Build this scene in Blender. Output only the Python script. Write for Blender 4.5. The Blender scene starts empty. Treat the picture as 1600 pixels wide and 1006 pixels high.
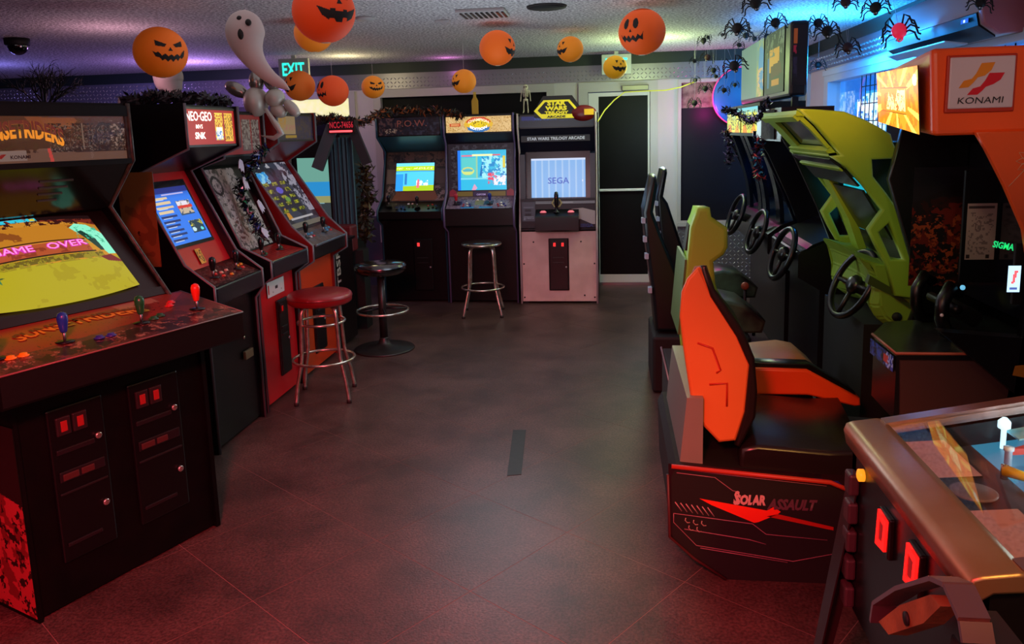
import bpy, bmesh, math, random
import numpy as np
from mathutils import Vector, Matrix
PI = math.pi
random.seed(7)
C = bpy.context.scene.collection
S = bpy.context.scene

# ------------------------------------------------------------------ camera
F_PX, CAM_H, CY = 1225.0, 1.7, 406.0
YAW, PITCH, ROLL = math.radians(7.35), math.radians(9.24), math.radians(1.66)
fwd = Vector((-math.sin(YAW)*math.cos(PITCH), math.cos(YAW)*math.cos(PITCH), -math.sin(PITCH)))
rr = fwd.cross(Vector((0, 0, 1))).normalized(); uu = rr.cross(fwd)
right = rr*math.cos(ROLL) - uu*math.sin(ROLL); up = uu*math.cos(ROLL) + rr*math.sin(ROLL)
cam = bpy.data.cameras.new('camera'); camo = bpy.data.objects.new('camera', cam); C.objects.link(camo)
m = Matrix((right, up, -fwd)).transposed().to_4x4(); m.translation = (0, 0, CAM_H)
camo.matrix_world = m
cam.sensor_width = 36; cam.lens = F_PX/1600*36; cam.shift_y = (CY-503)/1600; cam.clip_start = 0.05
S.camera = camo

def at(px, py, Y):
    """the point of the room seen at a photo pixel, on the plane of depth Y"""
    d = fwd + right*((px-800)/F_PX) + up*((CY-py)/F_PX)
    t = Y/d.y
    return Vector((d.x*t, Y, d.z*t+CAM_H))

# ------------------------------------------------------------------ world, exposure, lights
w = bpy.data.worlds.new('world'); S.world = w; w.use_nodes = True
w.node_tree.nodes['Background'].inputs[0].default_value = (0.10, 0.14, 0.25, 1)
w.node_tree.nodes['Background'].inputs[1].default_value = 0.3
S.view_settings.view_transform = 'Standard'; S.view_settings.look = 'None'
S.view_settings.gamma = 1; S.view_settings.use_curve_mapping = False
S.view_settings.exposure = 0.0

def light(kind, loc, col, power, size=0.1, target=None, spot=None, sx=None, sy=None, blend=.6):
    l = bpy.data.lights.new('light', kind); o = bpy.data.objects.new('scene_light', l); C.objects.link(o)
    l.color = col; l.energy = power; o.location = loc
    if kind == 'AREA':
        l.shape = 'RECTANGLE'; l.size = sx or size; l.size_y = sy or size
    else:
        l.shadow_soft_size = size
    if spot: l.spot_size = math.radians(spot); l.spot_blend = blend
    if target is not None:
        o.rotation_euler = (Vector(target)-Vector(loc)).to_track_quat('-Z', 'Y').to_euler()
    return o
# unseen soft fills added for the room, coloured party lamps, spots aimed at single things
light('AREA', (-1.2, -1.0, 2.3), (.95, .86, .92), 15, sx=4, sy=1.0, target=(-0.8, 6, .9))
light('AREA', (-1.0, 5.2, 2.44), (.96, .86, .90), 16, sx=3.0, sy=4.5, target=(-1.0, 5.2, 0))  # added overhead fill without a fixture
light('POINT', (-.7, 4.9, 1.35), (.74, .90, 1.0), 30, size=.5)           # added cool fill that brightens the ceiling, no lamp hangs there
light('POINT', (-1.0, 2.0, 1.6), (1.0, .30, .28), 16, size=.5)  # added red fill, tints the foreground floor
light('SPOT', (-.4, -.1, 2.3), (1.0, .05, .09), 850, size=.15, target=(-1.1, 1.9, 0), spot=95, blend=1)      # red party lamp
light('SPOT', (-.7, .3, 2.3), (1.0, .42, .14), 42, size=.15, target=(.5, 3.1, .9), spot=45, blend=1)       # orange spot aimed at the ride
light('POINT', (-4.2, 7.6, 2.15), (.55, .30, 1.0), 22, size=.15)          # purple lamp by the back wall
light('POINT', (-6.0, 7.0, 2.1), (.25, .22, .9), 12, size=.15)
light('POINT', (-3.4, 5.2, 2.15), (1.0, .50, .62), 5, size=.15)
light('POINT', (-2.6, 7.7, 2.33), (1.0, .86, .45), 6, size=.15)
light('POINT', (-1.7, 8.3, 2.38), (.85, .25, .75), 1.2, size=.05)
light('POINT', (.35, 7.3, 2.2), (.72, 1.0, .38), 22, size=.15)            # yellow-green lamp over the far games
light('POINT', (1.0, 8.5, 1.84), (1.0, .02, .45), 5, size=.05)        # magenta strip
light('POINT', (1.80, 6.3, 2.15), (.02, .35, 1.0), 40, size=.1)            # blue lamp by the window
light('POINT', (1.45, 6.1, 2.25), (.02, .30, 1.0), 40, size=.1)
light('SPOT', (.7, 1.0, 2.3), (1.0, .55, .35), 34, size=.1, target=(1.35, 2.9, 1.8), spot=26, blend=1)  # unseen spot added to brighten the orange ride's header
light('POINT', (.55, 7.8, 1.7), (.70, .95, 1.0), 14, size=.2)  # added to brighten the wall beside the door
light('SPOT', (.1, 2.5, 2.4), (1.0, .44, .05), 150, size=.1, target=(.95, 3.78, 1.82), spot=20, blend=1)     # unseen amber spot added to tint the green canopy
light('SPOT', (.2, 2.2, 2.4), (.6, 1.0, .25), 22, size=.1, target=(1.3, 3.9, .95), spot=34, blend=1)
light('SPOT', (-.5, 4.6, 2.4), (.75, 1.0, .3), 50, size=.1, target=(.45, 3.9, 1.0), spot=28, blend=1)
light('SPOT', (1.0, .2, 2.4), (1.0, .52, .12), 110, size=.1, target=(.7, 1.7, .95), spot=44, blend=1)  # added amber spot that warms the pinball lockdown bar

# ------------------------------------------------------------------ materials
def lin(c):
    if isinstance(c, str):
        c = [int(c[i:i+2], 16)/255 for i in (0, 2, 4)]
    return tuple(x/12.92 if x <= .04045 else ((x+.055)/1.055)**2.4 for x in c)
MATS = {}
def M(name, col='808080', rough=.5, metal=0., emit=0., ecol=None, noise=None, nscale=20., bump=0., bscale=60., coat=0., spec=.5, mixlo=.35, mixhi=.65):
    if name in MATS: return MATS[name]
    mt = bpy.data.materials.new(name); mt.use_nodes = True; nt = mt.node_tree
    b = nt.nodes['Principled BSDF']
    c = lin(col); b.inputs['Base Color'].default_value = (*c, 1)
    b.inputs['Roughness'].default_value = rough; b.inputs['Metallic'].default_value = metal
    b.inputs['Specular IOR Level'].default_value = spec
    if coat: b.inputs['Coat Weight'].default_value = coat; b.inputs['Coat Roughness'].default_value = .1
    tc = nt.nodes.new('ShaderNodeTexCoord')
    if noise:
        n = nt.nodes.new('ShaderNodeTexNoise'); n.inputs['Scale'].default_value = nscale; n.inputs['Detail'].default_value = 6
        nt.links.new(tc.outputs['Object'], n.inputs['Vector'])
        r = nt.nodes.new('ShaderNodeValToRGB'); r.color_ramp.elements[0].position = mixlo; r.color_ramp.elements[1].position = mixhi
        r.color_ramp.elements[0].color = (*lin(noise), 1); r.color_ramp.elements[1].color = (*c, 1)
        nt.links.new(n.outputs['Fac'], r.inputs[0]); nt.links.new(r.outputs[0], b.inputs['Base Color'])
    if bump:
        n2 = nt.nodes.new('ShaderNodeTexNoise'); n2.inputs['Scale'].default_value = bscale; n2.inputs['Detail'].default_value = 4
        nt.links.new(tc.outputs['Object'], n2.inputs['Vector'])
        bp = nt.nodes.new('ShaderNodeBump'); bp.inputs['Strength'].default_value = bump; bp.inputs['Distance'].default_value = .01
        nt.links.new(n2.outputs['Fac'], bp.inputs['Height']); nt.links.new(bp.outputs[0], b.inputs['Normal'])
    if emit:
        b.inputs['Emission Color'].default_value = (*lin(ecol or col), 1); b.inputs['Emission Strength'].default_value = emit
    MATS[name] = mt; return mt

def attr_mat(name, emit, rough=.3, base=1.0):
    if name in MATS: return MATS[name]
    mt = bpy.data.materials.new(name); mt.use_nodes = True; nt = mt.node_tree; b = nt.nodes['Principled BSDF']
    a = nt.nodes.new('ShaderNodeAttribute'); a.attribute_name = 'Col'
    b.inputs['Roughness'].default_value = rough
    if emit:
        b.inputs['Base Color'].default_value = (.01, .01, .012, 1)
        nt.links.new(a.outputs['Color'], b.inputs['Emission Color']); b.inputs['Emission Strength'].default_value = emit
    else:
        nt.links.new(a.outputs['Color'], b.inputs['Base Color'])
    MATS[name] = mt; return mt

def glass_mat(name='clear_glass', tint='ffffff', fres=1.5):
    if name in MATS: return MATS[name]
    mt = bpy.data.materials.new(name); mt.use_nodes = True; nt = mt.node_tree
    for n in list(nt.nodes): nt.nodes.remove(n)
    o = nt.nodes.new('ShaderNodeOutputMaterial'); mx = nt.nodes.new('ShaderNodeMixShader')
    t = nt.nodes.new('ShaderNodeBsdfTransparent'); t.inputs[0].default_value = (*lin(tint), 1)
    g = nt.nodes.new('ShaderNodeBsdfGlossy'); g.inputs['Roughness'].default_value = .02
    f = nt.nodes.new('ShaderNodeFresnel')
    ge = nt.nodes.new('ShaderNodeNewGeometry'); mr = nt.nodes.new('ShaderNodeMapRange')   # same reflectance from both sides of the pane
    mr.inputs['To Min'].default_value = fres; mr.inputs['To Max'].default_value = 1/fres
    nt.links.new(ge.outputs['Backfacing'], mr.inputs['Value']); nt.links.new(mr.outputs[0], f.inputs[0])
    nt.links.new(f.outputs[0], mx.inputs[0]); nt.links.new(t.outputs[0], mx.inputs[1]); nt.links.new(g.outputs[0], mx.inputs[2])
    nt.links.new(mx.outputs[0], o.inputs[0]); MATS[name] = mt; return mt

black = M('black_laminate', '040406', .32, bump=.05, bscale=200, spec=.35)
blackm = M('black_matte', '050506', .7)
blackp = M('black_plastic', '08080a', .3)
chrome = M('worn_chrome', 'e0dcd4', .25, .9, noise='b8a890', nscale=25)
steel = M('brushed_steel', '9a979a', .38, 1.0)
dsteel = M('dark_steel', '3a383a', .4, .9)
white = M('white_paint', 'd6d2cf', .5)
def pl(col, rough=.4, **k): return M('plastic_'+col+str(int(rough*100)), col, rough, **k)
def em(col, s=1.0): return M('lit_'+col+str(int(s*100)), col, .4, emit=s)

# ------------------------------------------------------------------ builders
WM = {}
def tagp(o, label=None, cat=None, group=None, kind=None):
    if label: o['label'] = label
    if cat: o['category'] = cat
    if group: o['group'] = group
    if kind: o['kind'] = kind
    return o
def thing(name, label, cat, loc=(0, 0, 0), rz=0, group=None):
    o = bpy.data.objects.new(name, None); C.objects.link(o); o.empty_display_size = .1
    o.location = loc; o.rotation_euler = (0, 0, rz)
    WM[o.name] = Matrix.Translation(loc) @ Matrix.Rotation(rz, 4, 'Z')
    return tagp(o, label, cat, group)

class MB:
    """collects geometry; every face has its own material slot"""
    def __init__(s): s.v = []; s.f = []; s.m = []; s.mats = []; s.sm = []
    def mi(s, mat):
        if mat not in s.mats: s.mats.append(mat)
        return s.mats.index(mat)
    def add(s, vs, fs, mat, smooth=False):
        b = len(s.v); i = s.mi(mat); s.v += [tuple(v) for v in vs]
        for f in fs: s.f.append(tuple(b+k for k in f)); s.m.append(i); s.sm.append(smooth)
        return s
    def box(s, a, b, mat):
        x0, y0, z0 = a; x1, y1, z1 = b
        if x0 > x1: x0, x1 = x1, x0
        if y0 > y1: y0, y1 = y1, y0
        if z0 > z1: z0, z1 = z1, z0
        vs = [(x0,y0,z0),(x1,y0,z0),(x1,y1,z0),(x0,y1,z0),(x0,y0,z1),(x1,y0,z1),(x1,y1,z1),(x0,y1,z1)]
        return s.add(vs, [(0,3,2,1),(4,5,6,7),(0,1,5,4),(1,2,6,5),(2,3,7,6),(3,0,4,7)], mat)
    def bbox(s, a, b, mat, r=.006, seg=2):
        """box with bevelled edges"""
        bm = bmesh.new(); bmesh.ops.create_cube(bm, size=1)
        sz = [abs(b[i]-a[i]) for i in range(3)]; ce = [(a[i]+b[i])/2 for i in range(3)]
        for v in bm.verts: v.co = Vector([v.co[i]*sz[i]+ce[i] for i in range(3)])
        bmesh.ops.bevel(bm, geom=bm.edges[:], offset=min(r, min(sz)*.45), segments=seg, affect='EDGES', profile=.5)
        return s.bm(bm, mat)
    def bm(s, bm, mat, smooth=False):
        bm.verts.ensure_lookup_table()
        for i, v in enumerate(bm.verts): v.index = i
        s.add([v.co[:] for v in bm.verts], [[v.index for v in f.verts] for f in bm.faces], mat, smooth); bm.free(); return s
    def hexa(s, lo, hi, mat):
        """two quads (4 pts each) joined into a solid"""
        return s.add(list(lo)+list(hi), [(0,3,2,1),(4,5,6,7),(0,1,5,4),(1,2,6,5),(2,3,7,6),(3,0,4,7)], mat)
    def prism(s, prof, a0, a1, mat, axis='x'):
        """2D profile extruded; axis x: profile (y,z); axis y: profile (x,z); axis z: profile (x,y)"""
        n = len(prof)
        def P(p, a): return (a, p[0], p[1]) if axis == 'x' else ((p[0], a, p[1]) if axis == 'y' else (p[0], p[1], a))
        vs = [P(p, a0) for p in prof]+[P(p, a1) for p in prof]
        fs = [tuple(range(n)), tuple(range(2*n-1, n-1, -1))]+[(i, (i+1) % n, n+(i+1) % n, n+i) for i in range(n)]
        return s.add(vs, fs, mat)
    def quad(s, pts, mat): return s.add(pts, [tuple(range(len(pts)))], mat)
    def tube(s, pts, r, mat, seg=10, closed=False, rad=None):
        pts = [Vector(p) for p in pts]; n = len(pts); vs = []; fs = []
        prev = None
        for i, p in enumerate(pts):
            if closed: t = (pts[(i+1) % n]-pts[i-1]).normalized()
            else: t = (pts[min(i+1, n-1)]-pts[max(i-1, 0)]).normalized()
            if prev is None:
                a = Vector((0, 0, 1)) if abs(t.z) < .9 else Vector((1, 0, 0))
                x = a.cross(t).normalized()
            else:
                x = (prev-t*prev.dot(t)).normalized()
            prev = x; y = t.cross(x); ri = rad[i] if rad else r
            for k in range(seg):
                an = 2*PI*k/seg; vs.append(p+x*(math.cos(an)*ri)+y*(math.sin(an)*ri))
        m_ = n if closed else n-1
        for i in range(m_):
            for k in range(seg):
                j = (i+1) % n
                fs.append((i*seg+k, i*seg+(k+1) % seg, j*seg+(k+1) % seg, j*seg+k))
        if not closed:
            fs.append(tuple(range(seg))[::-1]); fs.append(tuple((n-1)*seg+k for k in range(seg)))
        return s.add(vs, fs, mat, True)
    def lathe(s, prof, c, mat, seg=20, M4=None, sx=1, sy=1):
        vs = []; fs = []; n = len(prof); c = Vector(c)
        for (r, z) in prof:
            for k in range(seg):
                an = 2*PI*k/seg; p = Vector((max(r, 1e-5)*math.cos(an)*sx, max(r, 1e-5)*math.sin(an)*sy, z))
                vs.append((M4 @ p if M4 else p)+c)
        for i in range(n-1):
            for k in range(seg):
                fs.append((i*seg+k, i*seg+(k+1) % seg, (i+1)*seg+(k+1) % seg, (i+1)*seg+k))
        fs.append(tuple(range(seg))[::-1]); fs.append(tuple((n-1)*seg+k for k in range(seg)))
        return s.add(vs, fs, mat, True)
    def ball(s, c, r, mat, seg=16, rings=10, sc=(1, 1, 1), M4=None):
        prof = [(r*math.sin(PI*i/rings), -r*math.cos(PI*i/rings)) for i in range(rings+1)]
        m4 = Matrix.Diagonal((*sc, 1));  m4 = M4 @ m4 if M4 else m4
        return s.lathe(prof, c, mat, seg, m4)
    def build(s, name, parent=None, world=False, label=None, cat=None, group=None, kind=None, smooth_angle=True):
        me = bpy.data.meshes.new(name); me.from_pydata(s.v, [], s.f); me.update()
        for mt in s.mats: me.materials.append(mt)
        me.polygons.foreach_set('material_index', s.m); me.polygons.foreach_set('use_smooth', s.sm)
        bm = bmesh.new(); bm.from_mesh(me); bmesh.ops.recalc_face_normals(bm, faces=bm.faces[:])
        bm.to_mesh(me); bm.free()
        return link(me, name, parent, world, label, cat, group, kind)

LAST = [None]
def link(me, name, parent=None, world=False, label=None, cat=None, group=None, kind=None):
    o = bpy.data.objects.new(name, me); C.objects.link(o); LAST[0] = o
    if parent:
        WM[o.name] = WM[parent.name]
        if world: me.transform(WM[parent.name].inverted())
        o.parent = parent
    else: WM[o.name] = Matrix.Identity(4)
    return tagp(o, label, cat, group, kind)

def shape2d(name, outer, holes, thick, frame, mat, parent=None, world=False, bevel=.0, **k):
    """filled outline with holes, given thickness; frame = 4x4 placing xy plane, z = thickness"""
    cu = bpy.data.curves.new(name, 'CURVE'); cu.dimensions = '2D'; cu.fill_mode = 'BOTH'; cu.extrude = max(thick/2-bevel, .0001)
    cu.bevel_depth = bevel; cu.bevel_resolution = 1; cu.offset = -bevel
    for pts in [outer]+list(holes):
        sp = cu.splines.new('POLY'); sp.points.add(len(pts)-1); sp.use_cyclic_u = True
        for i, p in enumerate(pts): sp.points[i].co = (p[0], p[1], 0, 1)
    to = bpy.data.objects.new('tmp', cu); C.objects.link(to)
    dg = bpy.context.evaluated_depsgraph_get(); me = bpy.data.meshes.new_from_object(to.evaluated_get(dg))
    bpy.data.objects.remove(to); bpy.data.curves.remove(cu)
    me.transform(frame); me.name = name; me.materials.clear(); me.materials.append(mat)
    return link(me, name, parent, world, **k)

def frame(o, x, y):
    x = Vector(x).normalized(); y = Vector(y); y = (y-x*y.dot(x)).normalized(); z = x.cross(y)
    f = Matrix((x, y, z)).transposed().to_4x4(); f.translation = Vector(o); return f
XZ = lambda y: frame((0, y, 0), (1, 0, 0), (0, 0, 1))        # picture facing -Y

def text(s, fr, wd, ht, mat, parent=None, name='lettering', world=False, keep_above=None, warp=None, bold=0.0, depth=.0015, shear=0, sp=1.0, label=None, res=2, out=None):
    """flat lettering fitted in a wd x ht box whose lower-left corner is the frame's origin"""
    cu = bpy.data.curves.new('t', 'FONT'); cu.body = s; cu.size = 1; cu.resolution_u = res; cu.offset = bold; cu.shear = shear; cu.space_character = sp
    to = bpy.data.objects.new('tmp', cu); C.objects.link(to)
    dg = bpy.context.evaluated_depsgraph_get(); me = bpy.data.meshes.new_from_object(to.evaluated_get(dg))
    bpy.data.objects.remove(to); bpy.data.curves.remove(cu)
    if keep_above is not None:
        ys = [v.co.y for v in me.vertices]; yc = min(ys)+(max(ys)-min(ys))*keep_above; x0, x1, ya, yb = min(v.co.x for v in me.vertices), max(v.co.x for v in me.vertices), min(ys), max(ys)
        bm = bmesh.new(); bm.from_mesh(me); bmesh.ops.bisect_plane(bm, geom=bm.verts[:]+bm.edges[:]+bm.faces[:], plane_co=(0, yc, 0), plane_no=(0, 1, 0), clear_inner=True); bm.to_mesh(me); bm.free()
    n = len(me.vertices); co = np.empty(n*3); me.vertices.foreach_get('co', co); co = co.reshape(-1, 3)
    lo = co.min(0); hi = co.max(0)
    if keep_above is not None: lo = np.array([x0, ya, 0]); hi = np.array([x1, yb, 0])
    co[:, 0] = (co[:, 0]-lo[0])/(hi[0]-lo[0])*wd; co[:, 1] = (co[:, 1]-lo[1])/(hi[1]-lo[1])*ht; co[:, 2] = depth
    if warp: co[:, 1] = warp(co[:, 0]/wd, co[:, 1]/ht)*ht
    me.vertices.foreach_set('co', co.ravel()); me.transform(fr)
    me.materials.clear(); me.materials.append(mat)
    return link(me, name, parent, world, label)

def inpoly(U, V, pts):
    r = np.zeros(U.shape, bool); n = len(pts)
    for i in range(n):
        x0, y0 = pts[i]; x1, y1 = pts[(i+1) % n]
        if y0 == y1: continue
        c = ((V >= min(y0, y1)) & (V < max(y0, y1))) & (U < (x1-x0)*(V-y0)/(y1-y0)+x0)
        r ^= c
    return r
def vnoise(U, V, sc, seed=0):
    rng = np.random.RandomState(seed); g = rng.rand(64, 64)
    x = U*sc; y = V*sc; xi = np.floor(x).astype(int); yi = np.floor(y).astype(int); fx = x-xi; fy = y-yi
    fx = fx*fx*(3-2*fx); fy = fy*fy*(3-2*fy); G = lambda a, b: g[a % 64, b % 64]
    return (G(xi, yi)*(1-fx)+G(xi+1, yi)*fx)*(1-fy)+(G(xi, yi+1)*(1-fx)+G(xi+1, yi+1)*fx)*fy

def raster(name, fr, wd, ht, nx, ny, bg, shapes, mat, parent=None, world=False, bulge=0., thick=.004, label=None, warp=None, kind=None, cut=None):
    """printed or lit panel: a thin slab whose front is a fine grid of coloured cells (flat artwork)"""
    us = (np.arange(nx)+.5)/nx; vs = (np.arange(ny)+.5)/ny; U, V = np.meshgrid(us, vs)
    col = np.zeros((ny, nx, 3)); col[:] = lin(bg)
    for sh in shapes:
        k, p, c = sh[0], sh[1], lin(sh[2])
        if k == 'r': msk = (U >= p[0]) & (U <= p[2]) & (V >= p[1]) & (V <= p[3])
        elif k == 'e': msk = ((U-p[0])/p[2])**2+((V-p[1])/p[3])**2 <= 1
        elif k == 'ring': q = ((U-p[0])/p[2])**2+((V-p[1])/p[3])**2; msk = (q <= 1) & (q > p[4])
        elif k == 'p': msk = inpoly(U, V, p)
        elif k == 'n':                      # noise patches inside a rect: (x0,y0,x1,y1,scale,threshold,seed)
            
            fn = .5*vnoise(U*wd/ht, V, p[4], p[6])+.3*vnoise(U*wd/ht, V, p[4]*2.3, p[6]+20)+.2*vnoise(U*wd/ht, V, p[4]*5.1, p[6]+40)
            msk = (U >= p[0]) & (U <= p[2]) & (V >= p[1]) & (V <= p[3]) & ((fn-.5)*1.45+.5 > p[5])
        elif k == 'g':                      # vertical blend to the colour from v0 to v1
            t = np.clip((V-p[0])/(p[1]-p[0]), 0, 1)[..., None]; col = col*(1-t)+np.array(c)*t; continue
        col[msk] = c
    X = np.linspace(0, wd, nx+1); Z = np.linspace(0, ht, ny+1); GX, GZ = np.meshgrid(X, Z)
    b = bulge*(1-(2*GX/wd-1)**2)*(1-(2*GZ/ht-1)**2) if bulge else 0*GX
    if warp: GX, GZ = warp(GX/wd, GZ/ht); GX = GX*wd; GZ = GZ*ht
    v = np.stack([GX, GZ, thick+b], -1).reshape(-1, 3)
    i, j = np.meshgrid(np.arange(nx), np.arange(ny)); a = j*(nx+1)+i
    f = np.stack([a, a+1, a+nx+2, a+nx+1], -1).reshape(-1, 4)
    if cut is not None:
        keep = inpoly(U, V, cut).ravel(); f = f[keep]
    k0 = len(v); cr = [0, nx, (nx+1)*(ny+1)-1, ny*(nx+1)]
    back = v[cr].copy(); back[:, 2] = 0
    vv = [tuple(x) for x in v]+[tuple(x) for x in back]
    if cut is not None: ff = [tuple(x) for x in f]
    else: ff = [tuple(x) for x in f]+[(k0+3, k0+2, k0+1, k0)]+[(cr[q], k0+q, k0+(q+1) % 4, cr[(q+1) % 4]) for q in range(4)]
    me = bpy.data.meshes.new(name); me.from_pydata(vv, [], ff); me.update(); me.transform(fr)
    at_ = me.color_attributes.new('Col', 'FLOAT_COLOR', 'CORNER')
    cc = np.zeros((len(me.loops), 4)); cc[:, 3] = 1; fl = col.reshape(-1, 3)
    if cut is not None: fl = fl[keep]
    cc[:len(fl)*4, :3] = np.repeat(fl, 4, axis=0); at_.data.foreach_set('color', cc.ravel())
    me.materials.append(mat)
    if bulge: me.polygons.foreach_set('use_smooth', [True]*len(me.polygons))
    return link(me, name, parent, world, label, kind=kind)

def dup(o, loc=None, rz=None, label=None, parent=None):
    c = o.copy(); C.objects.link(c)
    if parent: c.parent = parent
    if loc is not None: c.location = loc
    if rz is not None: c.rotation_euler = (0, 0, rz)
    WM[c.name] = WM[o.name]
    if label: c['label'] = label
    for ch in list(o.children): dup(ch, parent=c)
    return c

SCR = attr_mat('lit_screen', 1.0); MARQ = attr_mat('lit_marquee', 1.1); DIM = attr_mat('dim_glow_print', .35); PRINT = attr_mat('printed_art', 0, .4)  # DIM puts a faint glow into prints, unlit ones too
SCRB = attr_mat('bright_screen', 1.6)
SATIN = attr_mat('satin_print', 0, .28)
DIMG = attr_mat('faint_lit_print', .16)

# ================================================================== ROOM
BW, RW, LW, FW, CH = 8.65, 2.06, -7.4, -1.4, 2.49
floorbase = M('floor_seam', '8a6c64', .6)
tile_m = bpy.data.materials.new('vinyl_tile'); tile_m.use_nodes = True
nt = tile_m.node_tree; b = nt.nodes['Principled BSDF']; b.inputs['Roughness'].default_value = .42
tc = nt.nodes.new('ShaderNodeTexCoord')
n1 = nt.nodes.new('ShaderNodeTexNoise'); n1.inputs['Scale'].default_value = 2.2; n1.inputs['Detail'].default_value = 8; n1.inputs['Roughness'].default_value = .7
n2 = nt.nodes.new('ShaderNodeTexNoise'); n2.inputs['Scale'].default_value = 90; n2.inputs['Detail'].default_value = 5
r1 = nt.nodes.new('ShaderNodeValToRGB'); r1.color_ramp.elements[0].position = .36; r1.color_ramp.elements[1].position = .66
r1.color_ramp.elements[0].color = (*lin('3a2926'), 1); r1.color_ramp.elements[1].color = (*lin('5c453f'), 1)
r2 = nt.nodes.new('ShaderNodeValToRGB'); r2.color_ramp.elements[0].position = .38; r2.color_ramp.elements[1].position = .62
r2.color_ramp.elements[0].color = (.45, .45, .45, 1); r2.color_ramp.elements[1].color = (1.25, 1.25, 1.25, 1)
mx = nt.nodes.new('ShaderNodeMix'); mx.data_type = 'RGBA'; mx.blend_type = 'MULTIPLY'; mx.inputs[0].default_value = .8
for n_ in (n1, n2): nt.links.new(tc.outputs['Object'], n_.inputs['Vector'])
nt.links.new(n1.outputs['Fac'], r1.inputs[0]); nt.links.new(n2.outputs['Fac'], r2.inputs[0])
nt.links.new(r1.outputs[0], mx.inputs[6]); nt.links.new(r2.outputs[0], mx.inputs[7]); nt.links.new(mx.outputs[2], b.inputs['Base Color'])
n3 = nt.nodes.new('ShaderNodeTexNoise'); n3.inputs['Scale'].default_value = 130
nt.links.new(tc.outputs['Object'], n3.inputs['Vector'])
bp = nt.nodes.new('ShaderNodeBump'); bp.inputs['Strength'].default_value = .35; bp.inputs['Distance'].default_value = .003
nt.links.new(n3.outputs['Fac'], bp.inputs['Height']); nt.links.new(bp.outputs[0], b.inputs['Normal'])

fl = MB().box((LW, FW, -.1), (RW, BW, -.0007), floorbase).build('floor', kind='structure')
def clip(poly, xmin, xmax, ymin, ymax):
    def cl(poly, f, inter):
        out = []
        for i in range(len(poly)):
            a, b_ = poly[i-1], poly[i]; fa, fb = f(a), f(b_)
            if fb >= 0:
                if fa < 0: out.append(inter(a, b_, fa, fb))
                out.append(b_)
            elif fa >= 0: out.append(inter(a, b_, fa, fb))
        return out
    it = lambda a, b_, fa, fb: (a[0]+(b_[0]-a[0])*fa/(fa-fb), a[1]+(b_[1]-a[1])*fa/(fa-fb))
    for f in (lambda p: p[0]-xmin, lambda p: xmax-p[0], lambda p: p[1]-ymin, lambda p: ymax-p[1]):
        if poly: poly = cl(poly, f, it)
    return poly
T = .575; ux, uy = .807*T, -.59*T; vx, vy = .59*T, .807*T; g = .0022
for i in range(-16, 17):
    for j in range(-12, 18):
        ox, oy = -1.467+ux*i+vx*j, 3.345+uy*i+vy*j
        q = [(ox+ux*a+vx*b_, oy+uy*a+vy*b_) for a, b_ in ((g, g), (1-g, g), (1-g, 1-g), (g, 1-g))]
        q = clip(q, -3.3, RW-.001, .6, BW-.001)
        if len(q) >= 3: MB().prism(q, -.0006, 0, tile_m, 'z').build('floor_tile', fl)
MB().box((LW, FW, CH), (RW, BW, CH+.1), M('popcorn_ceiling', 'eceaec', .85, bump=1.0, bscale=60, noise='918e94', nscale=55, mixlo=.4, mixhi=.6)).build('ceiling', kind='structure')  # grey speckle in the colour stands in for the bumps' shading
wallw = M('wall_paint_pale', 'c9bfc0', .6); wallp = M('wall_paint_dark', '4a4250', .7)
# back wall (with openings filled by windows and the door)
bwm = MB()
bwm.box((LW, BW, 0), (-3.72, BW+.12, CH), wallp); bwm.box((-3.72, BW, 2.2), (RW, BW+.12, CH), wallw)
bwm.box((-3.72, BW, 0), (-2.62, BW+.12, .8), wallp); bwm.box((-2.83, BW, .8), (-2.62, BW+.12, 2.2), wallw)
bwm.box((-2.62, BW, 0), (-.56, BW+.12, .5), wallp); bwm.box((-.6, BW, 0), (-.34, BW+.12, 2.2), wallw)
bwm.box((.50, BW, 0), (.71, BW+.12, 2.2), wallw); bwm.box((.71, BW, 0), (RW, BW+.12, .66), wallw)
bwm.build('wall_back', kind='structure')
rwm = MB()
rwm.box((RW, FW, 0), (RW+.12, 3.2, CH), wallw); rwm.box((RW, 3.2, 0), (RW+.12, 8.0, 1.0), wallw)
rwm.box((RW, 3.2, 2.14), (RW+.12, 8.0, CH), wallw); rwm.box((RW, 8.0, 0), (RW+.12, BW+.12, CH), wallw)
rwm.build('wall_right', kind='structure')
MB().box((LW-.1, FW, 0), (LW, BW, CH), wallp).build('wall_left', kind='structure')
MB().box((LW, FW-.1, 0), (RW, FW, CH), wallp).build('wall_front', kind='structure')
# dark green band below the ceiling
band = M('green_band_paint', '16261c', .5)
MB().box((LW, BW-.035, 2.378), (RW, BW, CH), band).build('trim_1', kind='structure')
MB().box((RW-.035, 4.2, 2.385), (RW, BW-.035, CH), band).build('trim_2', kind='structure')
# diamond-plate strips with raised lugs
plate_m = M('diamond_plate', '85828a', .35, .6)
lug_m = M('diamond_lug', 'd8d6dc', .2, .7)
def tread(name, org, ax, L, z0, z1, nrm, pitch=.042):
    mb = MB(); ax = Vector(ax); nrm = Vector(nrm); org = Vector(org)
    nx = int(L/pitch); nz = int((z1-z0)/pitch)
    for i in range(nx):
        for j in range(nz):
            c = org+ax*((i+.5)*pitch)+Vector((0, 0, z0-org.z+(j+.5)*pitch)); s = 1 if (i+j) % 2 else -1
            d = (ax+Vector((0, 0, s))).normalized(); e = (ax-Vector((0, 0, s))).normalized(); a = .0195; b_ = .0062
            mb.add([c+d*a, c+e*b_, c-d*a, c-e*b_, c+nrm*.008], [(0, 1, 4), (1, 2, 4), (2, 3, 4), (3, 0, 4)], lug_m)
    return mb
p1 = MB().box((-3.72, BW-.02, 2.21), (RW, BW, 2.378), plate_m).build('trim_3', kind='structure')
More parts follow.
